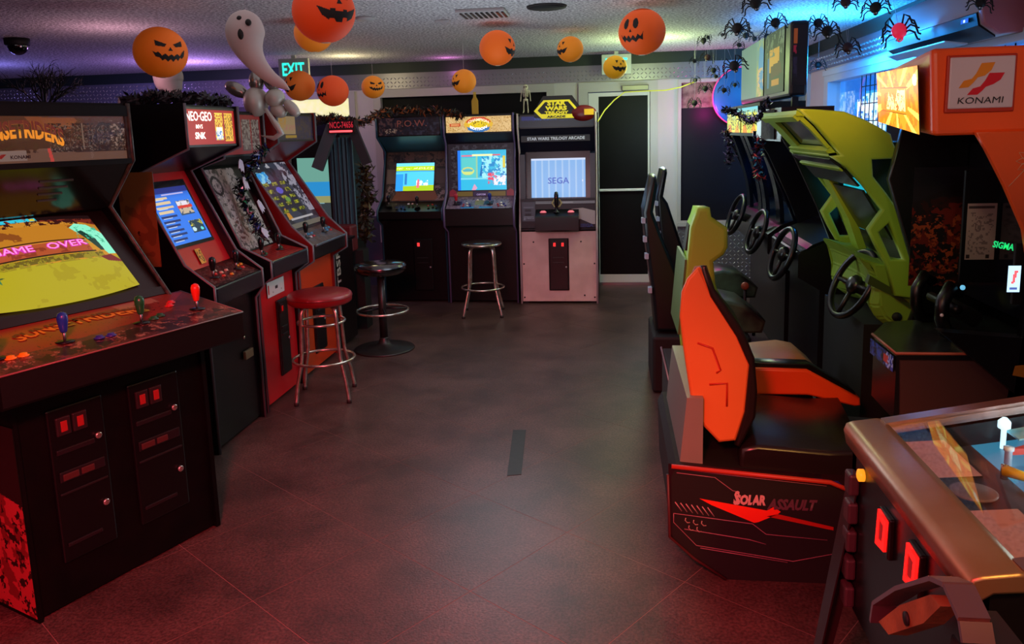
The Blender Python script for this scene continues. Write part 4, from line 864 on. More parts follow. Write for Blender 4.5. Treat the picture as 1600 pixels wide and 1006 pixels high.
# bottle cutout on the fighting machine
p0 = at(743, 180, 7.75); yb_ = pl('c8981c', .5)
t = thing('bottle_cutout', 'flat yellow bottle-shaped cutout standing on the machine with the cream marquee', 'decoration', (p0.x, 7.74, 1.886))
shape2d('bottle_shape', [(-.033, 0), (.033, 0), (.033, .13), (.014, .165), (.012, .21), (-.012, .21), (-.014, .165), (-.033, .13)], [], .008, frame((0, 0, 0), (1, 0, 0), (0, 0, 1)), yb_, t, bevel=.002)
MB().bbox((-.014, -.006, .19), (.014, .006, .214), pl('d8b040', .5), .002).build('cap', t)

# ================================================================== STOOLS
def four_leg_stool(loc, rz, label, seatm, H_=.70, R_=.19, rings=((.60, 0), (.33, 1)), seat_h=.075, legm=chrome, splay=.235):
    t = thing('bar_stool', label, 'stool', loc, rz)
    if seatm == 'ring':
        MB().lathe([(.0, H_-.03), (R_*.9, H_-.035), (R_, H_-.028), (R_, H_-.008), (R_*.97, H_), (0, H_+.002)], (0, 0, 0), M('worn_seat_top', '2a2a30', .15, coat=.6, noise='4a3c34', nscale=14), 36).build('seat', t)
        MB().lathe([(R_+.001, H_-.026), (R_+.005, H_-.02), (R_+.005, H_-.012), (R_+.001, H_-.006)], (0, 0, 0), chrome, 36).build('seat_band', t)
    else:
        MB().lathe([(.0, H_-seat_h), (R_*.93, H_-seat_h), (R_*1.0, H_-seat_h+.012), (R_*1.02, H_-.03), (R_*1.0, H_-.015), (R_*.93, H_-.004), (R_*.5, H_+.001), (0, H_+.002)], (0, 0, 0), seatm, 40).build('seat', t)
        MB().lathe([(R_*1.015, H_-.034), (R_*1.03, H_-.031), (R_*1.015, H_-.028)], (0, 0, 0), pl('5a1014', .4), 40).build('piping', t)
    top = H_-seat_h if seatm != 'ring' else H_-.03
    for k in range(4):
        a = PI/4+k*PI/2; c, s = math.cos(a), math.sin(a)
        pr = [(.05, top-.008), (.11, top-.010), (.14, top-.022), (.152, top-.05), (.158, top-.1), (.172, .30), (.180, .26), (.215, .14), (splay, .03), (splay+.002, .0)]
        lg = MB().tube([(r*c, r*s, z) for r, z in pr], .0125, legm, 10).build('leg', t)
        MB().lathe([(.016, 0), (.016, .02), (.014, .024)], ((splay+.002)*c, (splay+.002)*s, 0), M('foot_rubber', '2a2624', .6) if legm is not None else None, 10).build('foot_cap', lg)
    for zr, out in rings:
        z = zr*H_; r = .150 if z > .35 else .200
        MB().tube([(r*math.cos(a), r*math.sin(a), z) for a in [j*2*PI/40 for j in range(40)]], .0095, legm, 8, closed=True).build('ring', t)
    return t
redv = M('red_vinyl', '7c1218', .32, bump=.05)
four_leg_stool((-1.895, 4.82, 0), .22, 'round red vinyl bar stool with chrome legs in front of the red machine', redv, .712, .205, rings=((.72, 0), (.37, 1)))
four_leg_stool((-1.215, 7.20, 0), .1, 'backless chrome bar stool with dark worn seat before the machine with the cream marquee', 'ring', .69, .185, rings=((.38, 1),), splay=.25)
p0 = (-1.83, 5.97, 0)
t = thing('pedestal_stool', 'black pedestal bar stool with a chrome-banded seat and round foot ring', 'stool', p0)
bs = M('stool_base_black', '1a1717', .42)
MB().lathe([(.24, 0), (.245, .006), (.235, .014), (.15, .028), (.06, .042), (.045, .06), (.036, .09), (.034, .10)], (0, 0, 0), bs, 44).build('base', t)
MB().lathe([(.032, .09), (.030, .62)], (0, 0, 0), bs, 18).build('column', t)
fr = MB().tube([(.205*math.cos(a), .205*math.sin(a), .32) for a in [j*2*PI/44 for j in range(44)]], .010, chrome, 8, closed=True)
for k in range(4):
    a = k*PI/2+.4; fr.tube([(.03*math.cos(a), .03*math.sin(a), .335), (.20*math.cos(a), .20*math.sin(a), .32)], .007, dsteel, 6)
fr.build('foot_ring', t)
MB().lathe([(0, .62), (.17, .622), (.195, .64), (.205, .665), (.203, .69), (.19, .705), (.1, .712), (0, .712)], (0, 0, 0), M('seat_black_gloss', '131014', .16, coat=.8, noise='2a2220', nscale=10), 44).build('seat', t)
MB().lathe([(.2045, .655), (.209, .662), (.209, .684), (.2045, .69)], (0, 0, 0), M('banded_chrome', '5a5a60', .2, 1.0), 44).build('seat_band', t)

# ================================================================== RIDES ON THE RIGHT
def pr(name, parent, prof, y0, y1, mat, bev=0., **k):
    """profile in world x,z extruded along y, with bevelled edges"""
    th = abs(y1-y0); fr = frame((0, (y0+y1)/2, 0), (1, 0, 0), (0, 0, 1))
    return shape2d(name, prof, k.pop('holes', []), th, fr, mat, parent, True, bevel=bev, **k)

def shear(o, y0, kx, kz, zc):
    """lean an extruded part so its far side sits further in and lower"""
    W = WM[o.name]; Wi = W.inverted()
    for v in o.data.vertices:
        p = W @ v.co; d = p.y-y0; p.x += kx*d; p.z -= kz*d*max(0, (p.z-zc)); v.co = Wi @ p
def wheel(parent, c, r, yaw=0, tilt=.35, mat=M('wheel_rubber', '0e0d10', .28), deep=True, name='steering_wheel', rt=.019, lab=None):
    """wheel facing -X, its top leaning away"""
    Mx = Matrix.Translation(c) @ Matrix.Rotation(yaw, 4, 'Z') @ Matrix.Rotation(-PI/2+tilt, 4, 'Y')
    mb = MB(); mb.tube([Mx @ Vector((r*math.cos(a), r*math.sin(a), 0)) for a in [j*2*PI/36 for j in range(36)]], rt, mat, 10, closed=True)
    for a in (PI/2, -PI/2, PI): mb.tube([Mx @ Vector((.02*math.cos(a), .02*math.sin(a), -.01)), Mx @ Vector((r*math.cos(a), r*math.sin(a), 0))], .012, dsteel, 6)
    o = mb.build(name, parent, True)
    hb = MB(); hb.lathe([(.05, -.02), (.05, .0), (.03, .02)], (0, 0, 0), mat, 18); hb.lathe([(.035, -.22), (.035, -.02)], (0, 0, 0), blackm, 12)
    hb.v = [tuple(Mx @ Vector(v)) for v in hb.v]; hb.build('hub', o, True)
    return o

# ---- orange space ride (Solar Assault)
OR = M('orange_shell', 'd87c3c', .42, noise='d07434', nscale=3); ORd = M('orange_panel', 'e2581c', .35)
t = thing('ride_machine', 'orange sit-down space ride with a lit orange header, nearest of the ride machines', 'arcade machine', (1.0, 3.25, 0))
# platform with side artwork
out = [(.224, .459), (.783, .412), (.90, .36), (1.9, .30), (1.9, .0), (.42, .0), (.298, .084), (.212, .167), (.204, .417)]
base = MB().prism([(p[0]+.01, p[1]-.01) for p in out], 2.82, 3.68, blackm, 'y').build('platform', t, True)
sidew, sideh = .70, .46
raster('platform_art', frame((.204, 2.823, 0.0), (1, 0, 0), (0, 0, 1)), 1.0, .46, 180, 90, '160b12',
       [('p', [(.12, .94), (.33, .83), (.38, .72), (1, .5), (1, .9), (.6, .96)], '26267a'), ('n', (0, 0, 1, 1, 4, .62, 3), '1e0f16'),
        ('p', [(.0, .55), (.68, .44), (.7, .28), (.66, .2), (.12, .25), (.02, .36)], '110c1a')],
       SATIN, base, True, warp=lambda u, v: (u, np.where(v > .5, v*(1.0-.10*u)-.0, v)), thick=.002, cut=[(0, .37), (.094, .19), (.215, 0), (1, 0), (1, 1), (0, 1)])
sf_ = frame((.204, 2.8195, 0), (1, 0, 0), (0, 0, 1))
lnm = pl('9a6878', .4)
def lines(pts, r=.0016, m_=lnm, nm='pinstripe'): return MB().tube([sf_ @ Vector((p[0], p[1], 0)) for p in pts], r, m_, 4).build(nm, base, True)
lines([(.03, .425), (.17, .410), (.235, .36), (.26, .355)]); lines([(.045, .438), (.57, .388)]); lines([(.02, .262), (.02, .226), (.105, .135), (.46, .085), (.60, .12)]); lines([(.06, .20), (.30, .166), (.36, .15)]); lines([(.12, .125), (.44, .08)]); lines([(.02, .262), (.31, .23), (.36, .19), (.58, .175)])
for k in range(7): lines([(.025+k*.020, .308-k*.003), (.050+k*.020, .272-k*.003)], .0022, pl('b08890', .4), 'slash_mark')
for (x, z) in ((.075, .235), (.105, .228), (.135, .225), (.088, .205), (.118, .200)):
    lines([(x-.010, z+.010), (x-.012, z), (x-.004, z-.009), (x+.006, z-.008)], .002, pl('b09090', .4), 'crescent_mark')
shape2d('red_arrow', [(.115, .325), (.36, .285), (.385, .30), (.41, .282), (.40, .272), (.33, .238), (.315, .235), (.16, .30)], [], .003, on(sf_, 0, 0, -.001), pl('e8301c', .4), base, True)
shape2d('red_arrow', [(.36, .262), (.60, .215), (.60, .228), (.40, .272)], [], .003, on(sf_, 0, 0, -.001), pl('a82418', .4), base, True)
text('SOLAR', on(sf_, .245, .305, .001), .11, .042, pl('c89aa0', .35), base, world=True, bold=.06, shear=.15)
text('ASSAULT', on(sf_, .36, .290, .001), .18, .044, pl('5a3c4c', .35), base, world=True, bold=.05, shear=.3)
text('S', on(sf_, .238, .305, .0012), .022, .056, pl('c89aa0', .35), base, world=True, bold=.05, shear=.2)
MB().tube([(.215, 2.815, .452), (.785, 2.815, .405), (.90, 2.815, .355)], .009, pl('a83420', .4), 8).build('edge_trim', base, True)
MB().tube([(.42, 2.815, .004), (.298, 2.815, .086), (.209, 2.815, .17), (.202, 2.815, .42)], .006, pl('40181c', .5), 6).build('lower_trim', base, True)
MB().hexa([(.249, 2.87, .43), (.335, 2.87, .43), (.335, 3.6, .43), (.249, 3.6, .43)], [(.275, 2.87, .70), (.335, 2.87, .70), (.335, 3.6, .70), (.275, 3.6, .70)], M('metal_riser', '8a8c84', .45, .3)).build('riser_panel', t, True)
# seat
shell = [(.312, 1.193), (.275, 1.15), (.254, 1.10), (.248, 1.005), (.262, .885), (.276, .785), (.297, .645), (.34, .575), (.397, .512), (.463, .521), (.496, .635), (.509, .829), (.462, .938), (.37, 1.086), (.324, 1.193)]
seat = pr('seat_shell', t, shell, 2.90, 3.50, OR, .012)
for pts in ([(.315, .905), (.37, .885), (.40, .80), (.385, .79)], [(.36, .745), (.425, .75), (.425, .66)]):
    MB().tube([(x, 2.897, z) for x, z in pts], .004, pl('b8280a', .4), 6).build('shell_groove_shade', seat, True)  # shade of the groove put in as a raised darker line
pr('headrest_cap', seat, [(.30, 1.195), (.278, 1.14), (.30, 1.13), (.345, 1.185), (.335, 1.2)], 2.93, 3.47, M('grey_cap', '8a8f80', .4), .004)
pr('back_cushion', t, [(.322, 1.198), (.345, 1.198), (.375, 1.11), (.475, .962), (.522, .85), (.535, .72), (.53, .62), (.475, .50), (.455, .51), (.49, .64), (.503, .82), (.455, .93), (.36, 1.08)], 2.885, 3.515, M('seat_vinyl', '1a1211', .35), .01)
pr('seat_cushion', t, [(.47, .40), (.48, .50), (.54, .515), (.80, .495), (.93, .50), (.95, .46), (.93, .38)], 2.88, 3.49, M('seat_cushion_vinyl', '1c1517', .28, bump=.1, bscale=10), .015)
MB().bbox((.46, 2.89, .36), (.96, 3.50, .42), blackm, .01).build('seat_base', t, True)
for o_ in (seat, *seat.children): shear(o_, 2.9, .13, .30, .55)
for o_ in t.children:
    if o_.name.startswith(('back_cushion', 'seat_cushion')): shear(o_, 2.9, .10, .30, .55)
ar = pr('armrest', t, [(.60, .50), (.612, .625), (.86, .618), (1.09, .49), (1.095, .455), (1.07, .45), (.865, .50)], 3.50, 3.62, ORd, .01)
pr('armrest_pad', ar, [(.61, .62), (.87, .612), (1.08, .492), (1.07, .515), (.875, .638), (.61, .645)], 3.52, 3.60, blackp, .003)
# cabinet body with wings
bk = M('ride_black', '0b0c10', .3)
wing = [(1.21, 1.66), (1.24, 1.60), (1.36, 1.38), (1.44, 1.20), (1.455, 1.05), (1.455, .83), (1.22, .86), (1.10, .80), (1.3, .3), (1.95, .3), (1.95, 1.66)]
pr('near_wing', t, [(1.43, .83), (1.455, 1.2), (1.455, .60), (1.30, .3), (1.95, .3), (1.95, 1.66), (1.5, 1.66), (1.475, 1.2)], 2.88, 2.92, bk, .004)
# far wing, seen from the inside, with red artwork
fwng = pr('far_wing', t, [(1.25, 1.68), (1.95, 1.68), (1.95, .4), (1.36, .4), (1.30, .75), (1.36, .95), (1.20, 1.45)], 3.60, 3.64, bk, .004)
raster('wing_art', frame((1.30, 3.598, .98), (1, 0, 0), (0, 0, 1)), .22, .52, 90, 190, '100a10', [('n', (0, 0, 1, .75, 9, .5, 2), '260a0c'), ('n', (0, 0, 1, .7, 16, .6, 4), '5c1610'), ('n', (0, 0, 1, .6, 30, .66, 5), '8a3a20'), ('p', [(0, .7), (1, .9), (1, 1), (0, 1)], '14101c')], PRINT, fwng, True)
pr('screen_back', t, [(1.6, .7), (1.75, 1.66), (1.95, 1.66), (1.95, .7)], 2.93, 3.60, bk, .0)
MB().box((1.52, 2.94, .95), (1.60, 3.59, 1.6), M('dark_tube', '0d1018', .12)).build('screen', t, True)
raster('paper_notice', frame((1.40, 3.30, 1.145), (1, 0, 0), (0, 0, 1)), .11, .225, 24, 44, '9a8c8c', [('r', (.05, .9, .9, .95), '3a3236'), ('n', (.1, .1, .9, .85, 20, .62, 3), '6c6064'), ('ring', (.4, .6, .12, .1, .5), '6a5a60'), ('r', (.05, .03, .18, .08), '2a2428'), ('r', (.7, .03, .85, .08), '2a2428')], PRINT, t, True, label='white paper notice')
MB().box((1.39, 3.304, 1.05), (1.52, 3.32, 1.5), bk).build('notice_board', t, True)
# orange tri panel
tri = pr('orange_side_panel', t, [(1.225, 1.655), (1.26, 1.60), (1.33, 1.47), (1.40, 1.32), (1.425, 1.20), (1.44, 1.19), (1.455, 1.655)], 2.86, 2.885, ORd, .003)
tri2 = MB()
for k in range(12):
    a = k*2*PI/12; c = Vector((1.415, 2.857, 1.555)); d = Vector((math.cos(a), 0, math.sin(a))); e = Vector((-math.sin(a), 0, math.cos(a)))
    p = [c+d*.018, c+d*.038+e*.010, c+d*.058, c+d*.038-e*.010]
    tri2.tube(p, .0012, pl('d8b08a', .5), 4, closed=True)
tri2.tube([Vector((1.39, 2.857, 1.53)), Vector((1.34, 2.857, 1.47))], .0012, pl('d8b08a', .5), 4); tri2.build('flower_line_art', t, True)
# header
hy0, hy1 = 2.88, 3.62
hd = MB(); a = [(1.095, hy0, 1.645), (1.95, hy0, 1.645), (1.95, hy1, 1.69), (1.165, hy1, 1.69)]; b_ = [(1.075, hy0, 1.94), (1.95, hy0, 1.94), (1.95, hy1, 1.90), (1.13, hy1, 1.895)]
bm = bmesh.new(); vv = [bm.verts.new(p) for p in a+b_]
for f in [(0,3,2,1),(4,5,6,7),(0,1,5,4),(1,2,6,5),(2,3,7,6),(3,0,4,7)]: bm.faces.new([vv[k] for k in f])
bmesh.ops.recalc_face_normals(bm, faces=bm.faces[:]); bmesh.ops.bevel(bm, geom=bm.edges[:], offset=.018, segments=3, affect='EDGES', profile=.5)
hd.bm(bm, M('header_orange', 'f05a1c', .35, emit=.0)); hd = hd.build('header', t, True)
o_ = Vector((1.088, 2.935, 1.672)); xe = Vector((1.157, 3.585, 1.706)); ye = Vector((1.070, 2.935, 1.915))
mfr = frame(Vector((1.150, 3.59, 1.70)), o_-xe, (-.02, 0, .22)); mwid = (o_-xe).length
star = [('p', [(.5, .5), (a1, b1), (a2, b2)], 'ffe060') for (a1, b1, a2, b2) in ((0, .9, 0, 1), (0, .2, 0, .35), (.2, 0, .3, 0), (.5, 0, .56, 0), (.85, 0, .95, 0), (1, .2, 1, .3), (1, .8, 1, .95), (.7, 1, .8, 1), (.3, 1, .36, 1), (0, .55, 0, .62))]
raster('marquee', on(mfr, 0, .0, .004), mwid, .205, 110, 60, 'f07a18', [('n', (0, 0, 1, 1, 6, .5, 2), 'f59a20')]+star+[('p', [(.1, .28), (.1, .66), (.75, .74), (.78, .26)], 'f08c1c'), ('r', (.12, .68, .78, .70), '8a4a10'), ('r', (.1, .25, .74, .27), '8a4a10'), ('p', [(.25, .30), (.32, .62), (.36, .5), (.42, .62), (.46, .4), (.54, .66), (.60, .64), (.72, .66), (.72, .30)], 'fff0a0'), ('n', (.2, .3, .7, .6, 20, .6, 4), 'e86a10'), ('e', (.93, .8, .04, .09), 'f8f0d8')], attr_mat('ride_marquee', 1.7), hd, True,
       warp=lambda u, v: (u, v*(1+.16*u)-.07*u))
logo = on(frame((1.125, hy0-.001, 1.722), (1, 0, 0), (0, 0, 1)), 0, 0)
MB().bbox((1.125, hy0-.012, 1.722), (1.345, hy0+.006, 1.912), M('logo_recess', 'b02a0c', .5), .004).build('logo_surround', hd, True)
lp = MB().bbox((1.133, hy0-.016, 1.735), (1.338, hy0-.006, 1.905), M('logo_plate_white', 'c8bcc4', .45), .004).build('logo_plate', hd, True)
lf_ = frame((1.133, hy0-.017, 1.735), (1, 0, 0), (0, 0, 1))
shape2d('logo_orange_ribbon', [(.03, .068), (.045, .092), (.07, .098), (.083, .115), (.098, .148), (.140, .150), (.130, .125), (.110, .107), (.088, .102), (.075, .085), (.06, .070)], [], .002, lf_, pl('d8861c', .4), lp, True)
shape2d('logo_red_ribbon', [(.058, .045), (.075, .066), (.098, .072), (.112, .090), (.125, .115), (.172, .115), (.160, .092), (.138, .078), (.115, .070), (.105, .058), (.090, .045)], [], .002, lf_, pl('c8162a', .4), lp, True)
text('KONAMI', on(lf_, .028, .016, .001), .145, .021, pl('16141a', .4), lp, world=True, bold=0, shear=.1, res=4)
# console
con = MB().prism([(1.04, 2.95), (1.045, 3.22), (1.16, 3.42), (1.62, 3.55), (1.62, 2.95)], .60, .845, M('console_black', '15141a', .35), 'z').build('console', t, True)
MB().prism([(1.035, 2.945), (1.04, 3.225), (1.155, 3.43), (1.63, 3.56), (1.63, 2.945)], .845, .856, M('console_top', '1c1e22', .25, noise='2c3430', nscale=8), 'z').build('console_top', con, True)
MB().tube([(1.62, 2.945, .856), (1.035, 2.945, .856), (1.04, 3.225, .856)], .006, M('console_edge', 'a86048', .35), 6).build('console_edge', con, True)
MB().hexa([(1.06, 2.94, .60), (1.62, 2.94, .60), (1.62, 2.95, .60), (1.06, 2.95, .60)], [(1.05, 2.94, .83), (1.62, 2.94, .83), (1.62, 2.95, .83), (1.05, 2.95, .83)], M('console_face', '4a3434', .4)).build('console_face', con, True)
raster('console_badge', frame((1.036, 3.22, .78), (0, -1, 0), (0, 0, 1)), .26, .06, 30, 8, '141224', [('n', (0, 0, 1, 1, 9, .5, 3), '2a3a8a'), ('r', (.6, .2, .8, .8), 'c03030'), ('n', (.7, 0, 1, 1, 12, .5, 5), 'a890c0')], DIM, con, True)
MB().bbox((1.30, 3.02, .856), (1.42, 3.14, .885), M('console_map', '5c6a34', .3, noise='8a9a4c', nscale=20), .01).build('button_panel', con, True)
yk = MB(); yp = [(1.34, 3.18, 1.03), (1.30, 3.16, 1.06), (1.265, 3.14, 1.01), (1.265, 3.14, .94), (1.29, 3.16, .885), (1.34, 3.18, .87)]
yk.tube(yp, .026, blackp, 10, rad=[.02, .028, .026, .026, .028, .02]).tube([(p[0], p[1]+.26, p[2]) for p in yp], .024, blackp, 10).tube([(1.33, 3.16, .97), (1.33, 3.42, .97)], .02, dsteel, 8).tube([(1.33, 3.29, .97), (1.46, 3.29, .90)], .035, blackm, 10)
yk.ball((1.33, 3.13, 1.065), .010, em('70c8f0', .8), 8, 6).ball((1.255, 3.115, .96), .007, M('lamp_white', 'f0f0f0', .2), 8, 6)
yk.build('flight_yoke', t, True)
MB().prism([(1.16, .955), (1.455, .70), (1.6, .66), (1.6, .92)], 2.88, 2.94, bk, 'y').build('console_cheek', t, True)
s_ = frame((1.415, 2.874, .885), (1, 0, -.5), (.5, 0, 1))
shape2d('yellow_badge', [(0, .0), (.05, .0), (.055, .03), (.03, .045), (.0, .035)], [], .002, frame((1.405, 2.872, .80), (1, 0, -.2), (.2, 0, 1)), pl('a87018', .5), t, True)
sc2 = frame((1.445, 2.93, 1.075), (1, 0, 0), (0, 0, 1))
MB().bbox((1.42, 2.945, 1.04), (1.56, 2.96, 1.26), blackm, .003).build('sign_block', t, True)
raster('lit_logo_sign', frame(at(1572, 456, 2.93), (1, 0, 0), (0, 0, 1)), .042, .095, 10, 22, 'b8e0ff', [('p', [(.3, .3), (.5, .8), (.8, .8), (.5, .3)], 'e85a60'), ('r', (.2, .08, .8, .16), '4a5a9a')], SCRB, t, True, label='small lit white sign with a red mark')
text('SIGMA', frame(at(1550, 386, 2.94), (1, 0, -.2), (.2, 0, 1)), .072, .024, em('20d878', 1.0), t, world=True, bold=.03)
MB().tube([(1.09, 3.0, .47), (1.25, 3.05, .43), (1.36, 3.1, .47), (1.42, 3.1, .56)], .006, M('cable_grey', '3a3234', .4), 6).build('cable', t, True)

# ---- green ride
GR = M('lime_shell', '8fb536', .42, noise='82a830', nscale=3)
t = thing('ride_machine', 'lime green sit-down racing machine with a swept angular canopy', 'arcade machine', (1.1, 4.2, 0))
arm = [(.845, 1.768), (.923, 1.763), (1.044, 1.75), (1.128, 1.714), (1.194, 1.678), (1.25, 1.643), (1.262, 1.603), (1.299, 1.534), (1.174, 1.531), (1.182, 1.456), (1.246, 1.374), (1.30, 1.298), (1.36, 1.195), (1.427, 1.064), (1.461, 1.046), (1.471, .963), (1.43, .88), (1.30, .90),
       (1.262, 1.042), (1.213, 1.126), (1.171, 1.212), (1.228, 1.300), (1.14, 1.417), (1.065, 1.499), (.996, 1.55), (1.04, 1.554), (.994, 1.61), (.925, 1.692)]
hole = [(1.218, 1.199), (1.258, 1.24), (1.333, 1.071), (1.277, 1.072)]
a1 = pr('canopy_arm', t, arm, 3.75, 3.80, GR, .008, holes=[hole]); a2 = pr('canopy_arm', t, arm, 4.57, 4.62, GR, .008, holes=[hole])
def skin(name, path, y0, y1, mat, thick=.025, par=t):
    mb = MB(); n = len(path); vs = []
    nr = []
    for k in range(n):
        a = Vector(path[max(k-1, 0)]); c = Vector(path[min(k+1, n-1)]); d = (c-a).normalized(); nr.append(Vector((-d.y, d.x)))
    top = [Vector(p) for p in path]; bot = [Vector(p)+nr[k]*thick for k, p in enumerate(path)]
    prof = [tuple(p) for p in top]+[tuple(p) for p in reversed(bot)]
    return mb.prism(prof, y0, y1, mat, 'y').build(name, par, True)
skin('canopy_roof', [(1.25, 1.640), (1.194, 1.672), (1.128, 1.708), (1.044, 1.744), (.923, 1.757), (.845, 1.762)], 3.79, 4.58, GR)
gd = M('canopy_glass_dark', '10141c', .12)
def strip(name, a, b_, y0, y1, wd, mat, th=.03):
    """flat bar between two profile points, spanning y0..y1"""
    a = Vector(a); b_ = Vector(b_); d = (b_-a).normalized(); nn = Vector((-d.y, d.x))*th
    return MB().prism([tuple(a), tuple(b_), tuple(b_-nn), tuple(a-nn)], y0, y1, mat, 'y').build(name, t, True)
def face(name, a, b_, mat, ins=.10, off=.012):
    return strip(name, a, b_, 3.79+ins, 4.58-ins, 0, mat, .02)
# front face of the hood: green surround, dark window
Pa, Pb, Pc = (.852, 1.755), (.925, 1.685), (.994, 1.603); Pd = (1.035, 1.557)
strip('hood_front_rib', Pa, (.876, 1.733), 3.80, 4.57, 0, GR)
strip('hood_front_rib', (1.005, 1.592), Pd, 3.80, 4.57, 0, GR)
MB().prism([(.876, 1.733), Pb, Pc, (1.005, 1.592), (.99, 1.585), (.915, 1.67), (.862, 1.72)], 3.80, 3.84, GR, 'y').build('hood_front_rib', t, True)
MB().prism([(.876, 1.733), Pb, Pc, (1.005, 1.592), (.99, 1.585), (.915, 1.67), (.862, 1.72)], 4.40, 4.57, GR, 'y').build('hood_front_rib', t, True)
MB().prism([(.88, 1.733), (.93, 1.683), (1.01, 1.592), (1.02, 1.60), (.94, 1.692), (.89, 1.742)], 3.84, 4.40, gd, 'y').build('hood_window', t, True)
strip('mid_ledge', (.996, 1.55), (1.04, 1.554), 3.80, 4.60, 0, GR, -.012)
strip('lower_glass', (1.005, 1.542), (1.065, 1.495), 3.80, 4.57, 0, gd, .01)
strip('lower_glass', (1.065, 1.495), (1.14, 1.412), 3.80, 4.57, 0, M('canopy_glass_green', '0f1610', .25), .01)
strip('lower_rib', (1.056, 1.505), (1.072, 1.492), 3.80, 4.57, 0, GR, .02)
strip('lower_glass', (1.16, 1.39), (1.30, 1.16), 3.80, 4.3, 0, M('canopy_glass_green', '0f1610', .25), .01)
MB().prism([(1.06, 1.49), (1.13, 1.41), (1.24, 1.2), (1.30, 1.03), (1.34, 1.03), (1.27, 1.22), (1.16, 1.43), (1.09, 1.50)], 4.30, 4.42, GR, 'y').build('inner_brace', t, True)
# dashboard body: lofted rounded lump
body = [(1.144, 1.075), (1.199, 1.001), (1.219, .92), (1.206, .833), (1.237, .771), (1.286, .733), (1.345, .715), (1.45, .74), (1.95, .74), (1.95, 1.05), (1.40, 1.05), (1.262, 1.042)]
bm = bmesh.new()
secs = []
for (y, sc, dz) in ((3.80, .88, .0), (3.84, .97, 0), (3.93, .95, .01), (4.1, .86, .01), (4.3, .86, .01), (4.47, .95, .01), (4.58, .93, 0)):
    secs.append([bm.verts.new((1.6+(p[0]-1.6)*sc, y, .9+(p[1]-.9)*sc+dz)) for p in body])
for a, b_ in zip(secs, secs[1:]):
    for k in range(len(body)): bm.faces.new((a[k], a[(k+1) % len(body)], b_[(k+1) % len(body)], b_[k]))
bm.faces.new(secs[0]); bm.faces.new(list(reversed(secs[-1])))
bmesh.ops.bevel(bm, geom=bm.edges[:], offset=.01, segments=2, affect='EDGES')
GRd = M('green_body', '7d9e30', .5)
bd = MB().bm(bm, GRd).build('dashboard', t, True)
MB().prism([(1.20, .99), (1.30, .93), (1.40, .84), (1.385, .83), (1.29, .90), (1.19, .95)], 3.79, 3.83, pl('3c4c1c', .5), 'y').build('dash_groove_shade', bd, True)  # groove's shade laid on as a darker green strip
MB().lathe([(.022, 0), (.022, .01)], (0, 0, 0), blackm, 14).build('knob', bd); LAST[0].data.transform(Matrix.Translation((1.33-1.1, 3.80-4.2, .79)) @ Matrix.Rotation(PI/2, 4, 'X'))
MB().box((1.2, 3.85, .0), (1.95, 4.55, .74), blackm).build('cabinet_body', t, True)
MB().box((1.36, 3.84, .95), (1.50, 4.84, 1.60), blackp).build('monitor_housing', t, True)
raster('screen', frame((1.352, 4.80, 1.13), (0, -1, 0), (0, 0, 1)), .42, .265, 40, 24, '18b0c4', [('n', (0, 0, 1, 1, 4, .5, 3), '1cbccc')], attr_mat('cyan_screen', 1.0), t, True)
MB().box((1.50, 3.79, 1.30), (1.95, 4.58, 1.70), blackm).build('rear_box', t, True)
wheel(t, (1.20, 4.05, .90), .175, yaw=.15, tilt=.45, rt=.017)
raster('wheel_plate', frame((1.205, 4.22, .87), (.2, -1, 0), (-.3, 0, 1)), .11, .04, 22, 8, 'a8823c', [('r', (.2, .2, .3, .8), '2a1c10'), ('r', (.5, .2, .6, .8), '2a1c10'), ('r', (.65, .2, .72, .8), '2a1c10'), ('r', (.85, .2, .92, .8), '2a1c10')], PRINT, t, True)
# seat of the green ride
GS = M('lime_seat', '98c43c', .45); 
seatp = [(.372, 1.23), (.392, 1.285), (.402, 1.325), (.462, 1.323), (.470, 1.278), (.545, 1.225), (.548, 1.13), (.53, 1.095), (.482, 1.06), (.492, .96), (.515, .88), (.55, .82), (.62, .68), (.62, .45), (.36, .45), (.332, .62), (.325, .80), (.345, .92), (.36, 1.10)]
# side wings with the window hole, and head block
gs = pr('seat_shell', t, seatp, 3.78, 4.28, GS, .02)
# opening in the head's back, its inner shade put in as a black slab
MB().hexa([(.350, 3.86, 1.11), (.362, 3.86, 1.11), (.362, 4.19, 1.11), (.350, 4.19, 1.11)], [(.368, 3.88, 1.235), (.385, 3.88, 1.235), (.385, 4.17, 1.235), (.368, 4.17, 1.235)], blackm).build('head_opening', gs, True)
for o_ in (gs, *gs.children): shear(o_, 3.78, .06, .10, .55)
bw = M('green_back_shaded', '4c6630', .5)  # shaded back of the seat put in as a darker green
MB().hexa([(.318, 3.80, .70), (.33, 3.80, .70), (.33, 4.26, .70), (.318, 4.26, .70)], [(.350, 3.80, 1.07), (.362, 3.80, 1.07), (.362, 4.26, 1.07), (.350, 4.26, 1.07)], bw).build('back_panel', gs, True)
pr('seat_cushion', t, [(.55, .44), (.56, .50), (.75, .53), (.88, .545), (.96, .53), (1.04, .46), (1.04, .40), (.55, .40)], 3.82, 4.30, M('tan_cushion', 'c08850', .45), .015)
MB().bbox((.29, 3.74, .0), (.95, 4.55, .42), M('seat_base_grey', '2c2c30', .4), .01).build('seat_base', t, True)
MB().tube([(.285, 4.55, .424), (.285, 3.74, .424), (.95, 3.74, .424)], .006, pl('9a6468', .4), 6).build('edge_trim', t, True)

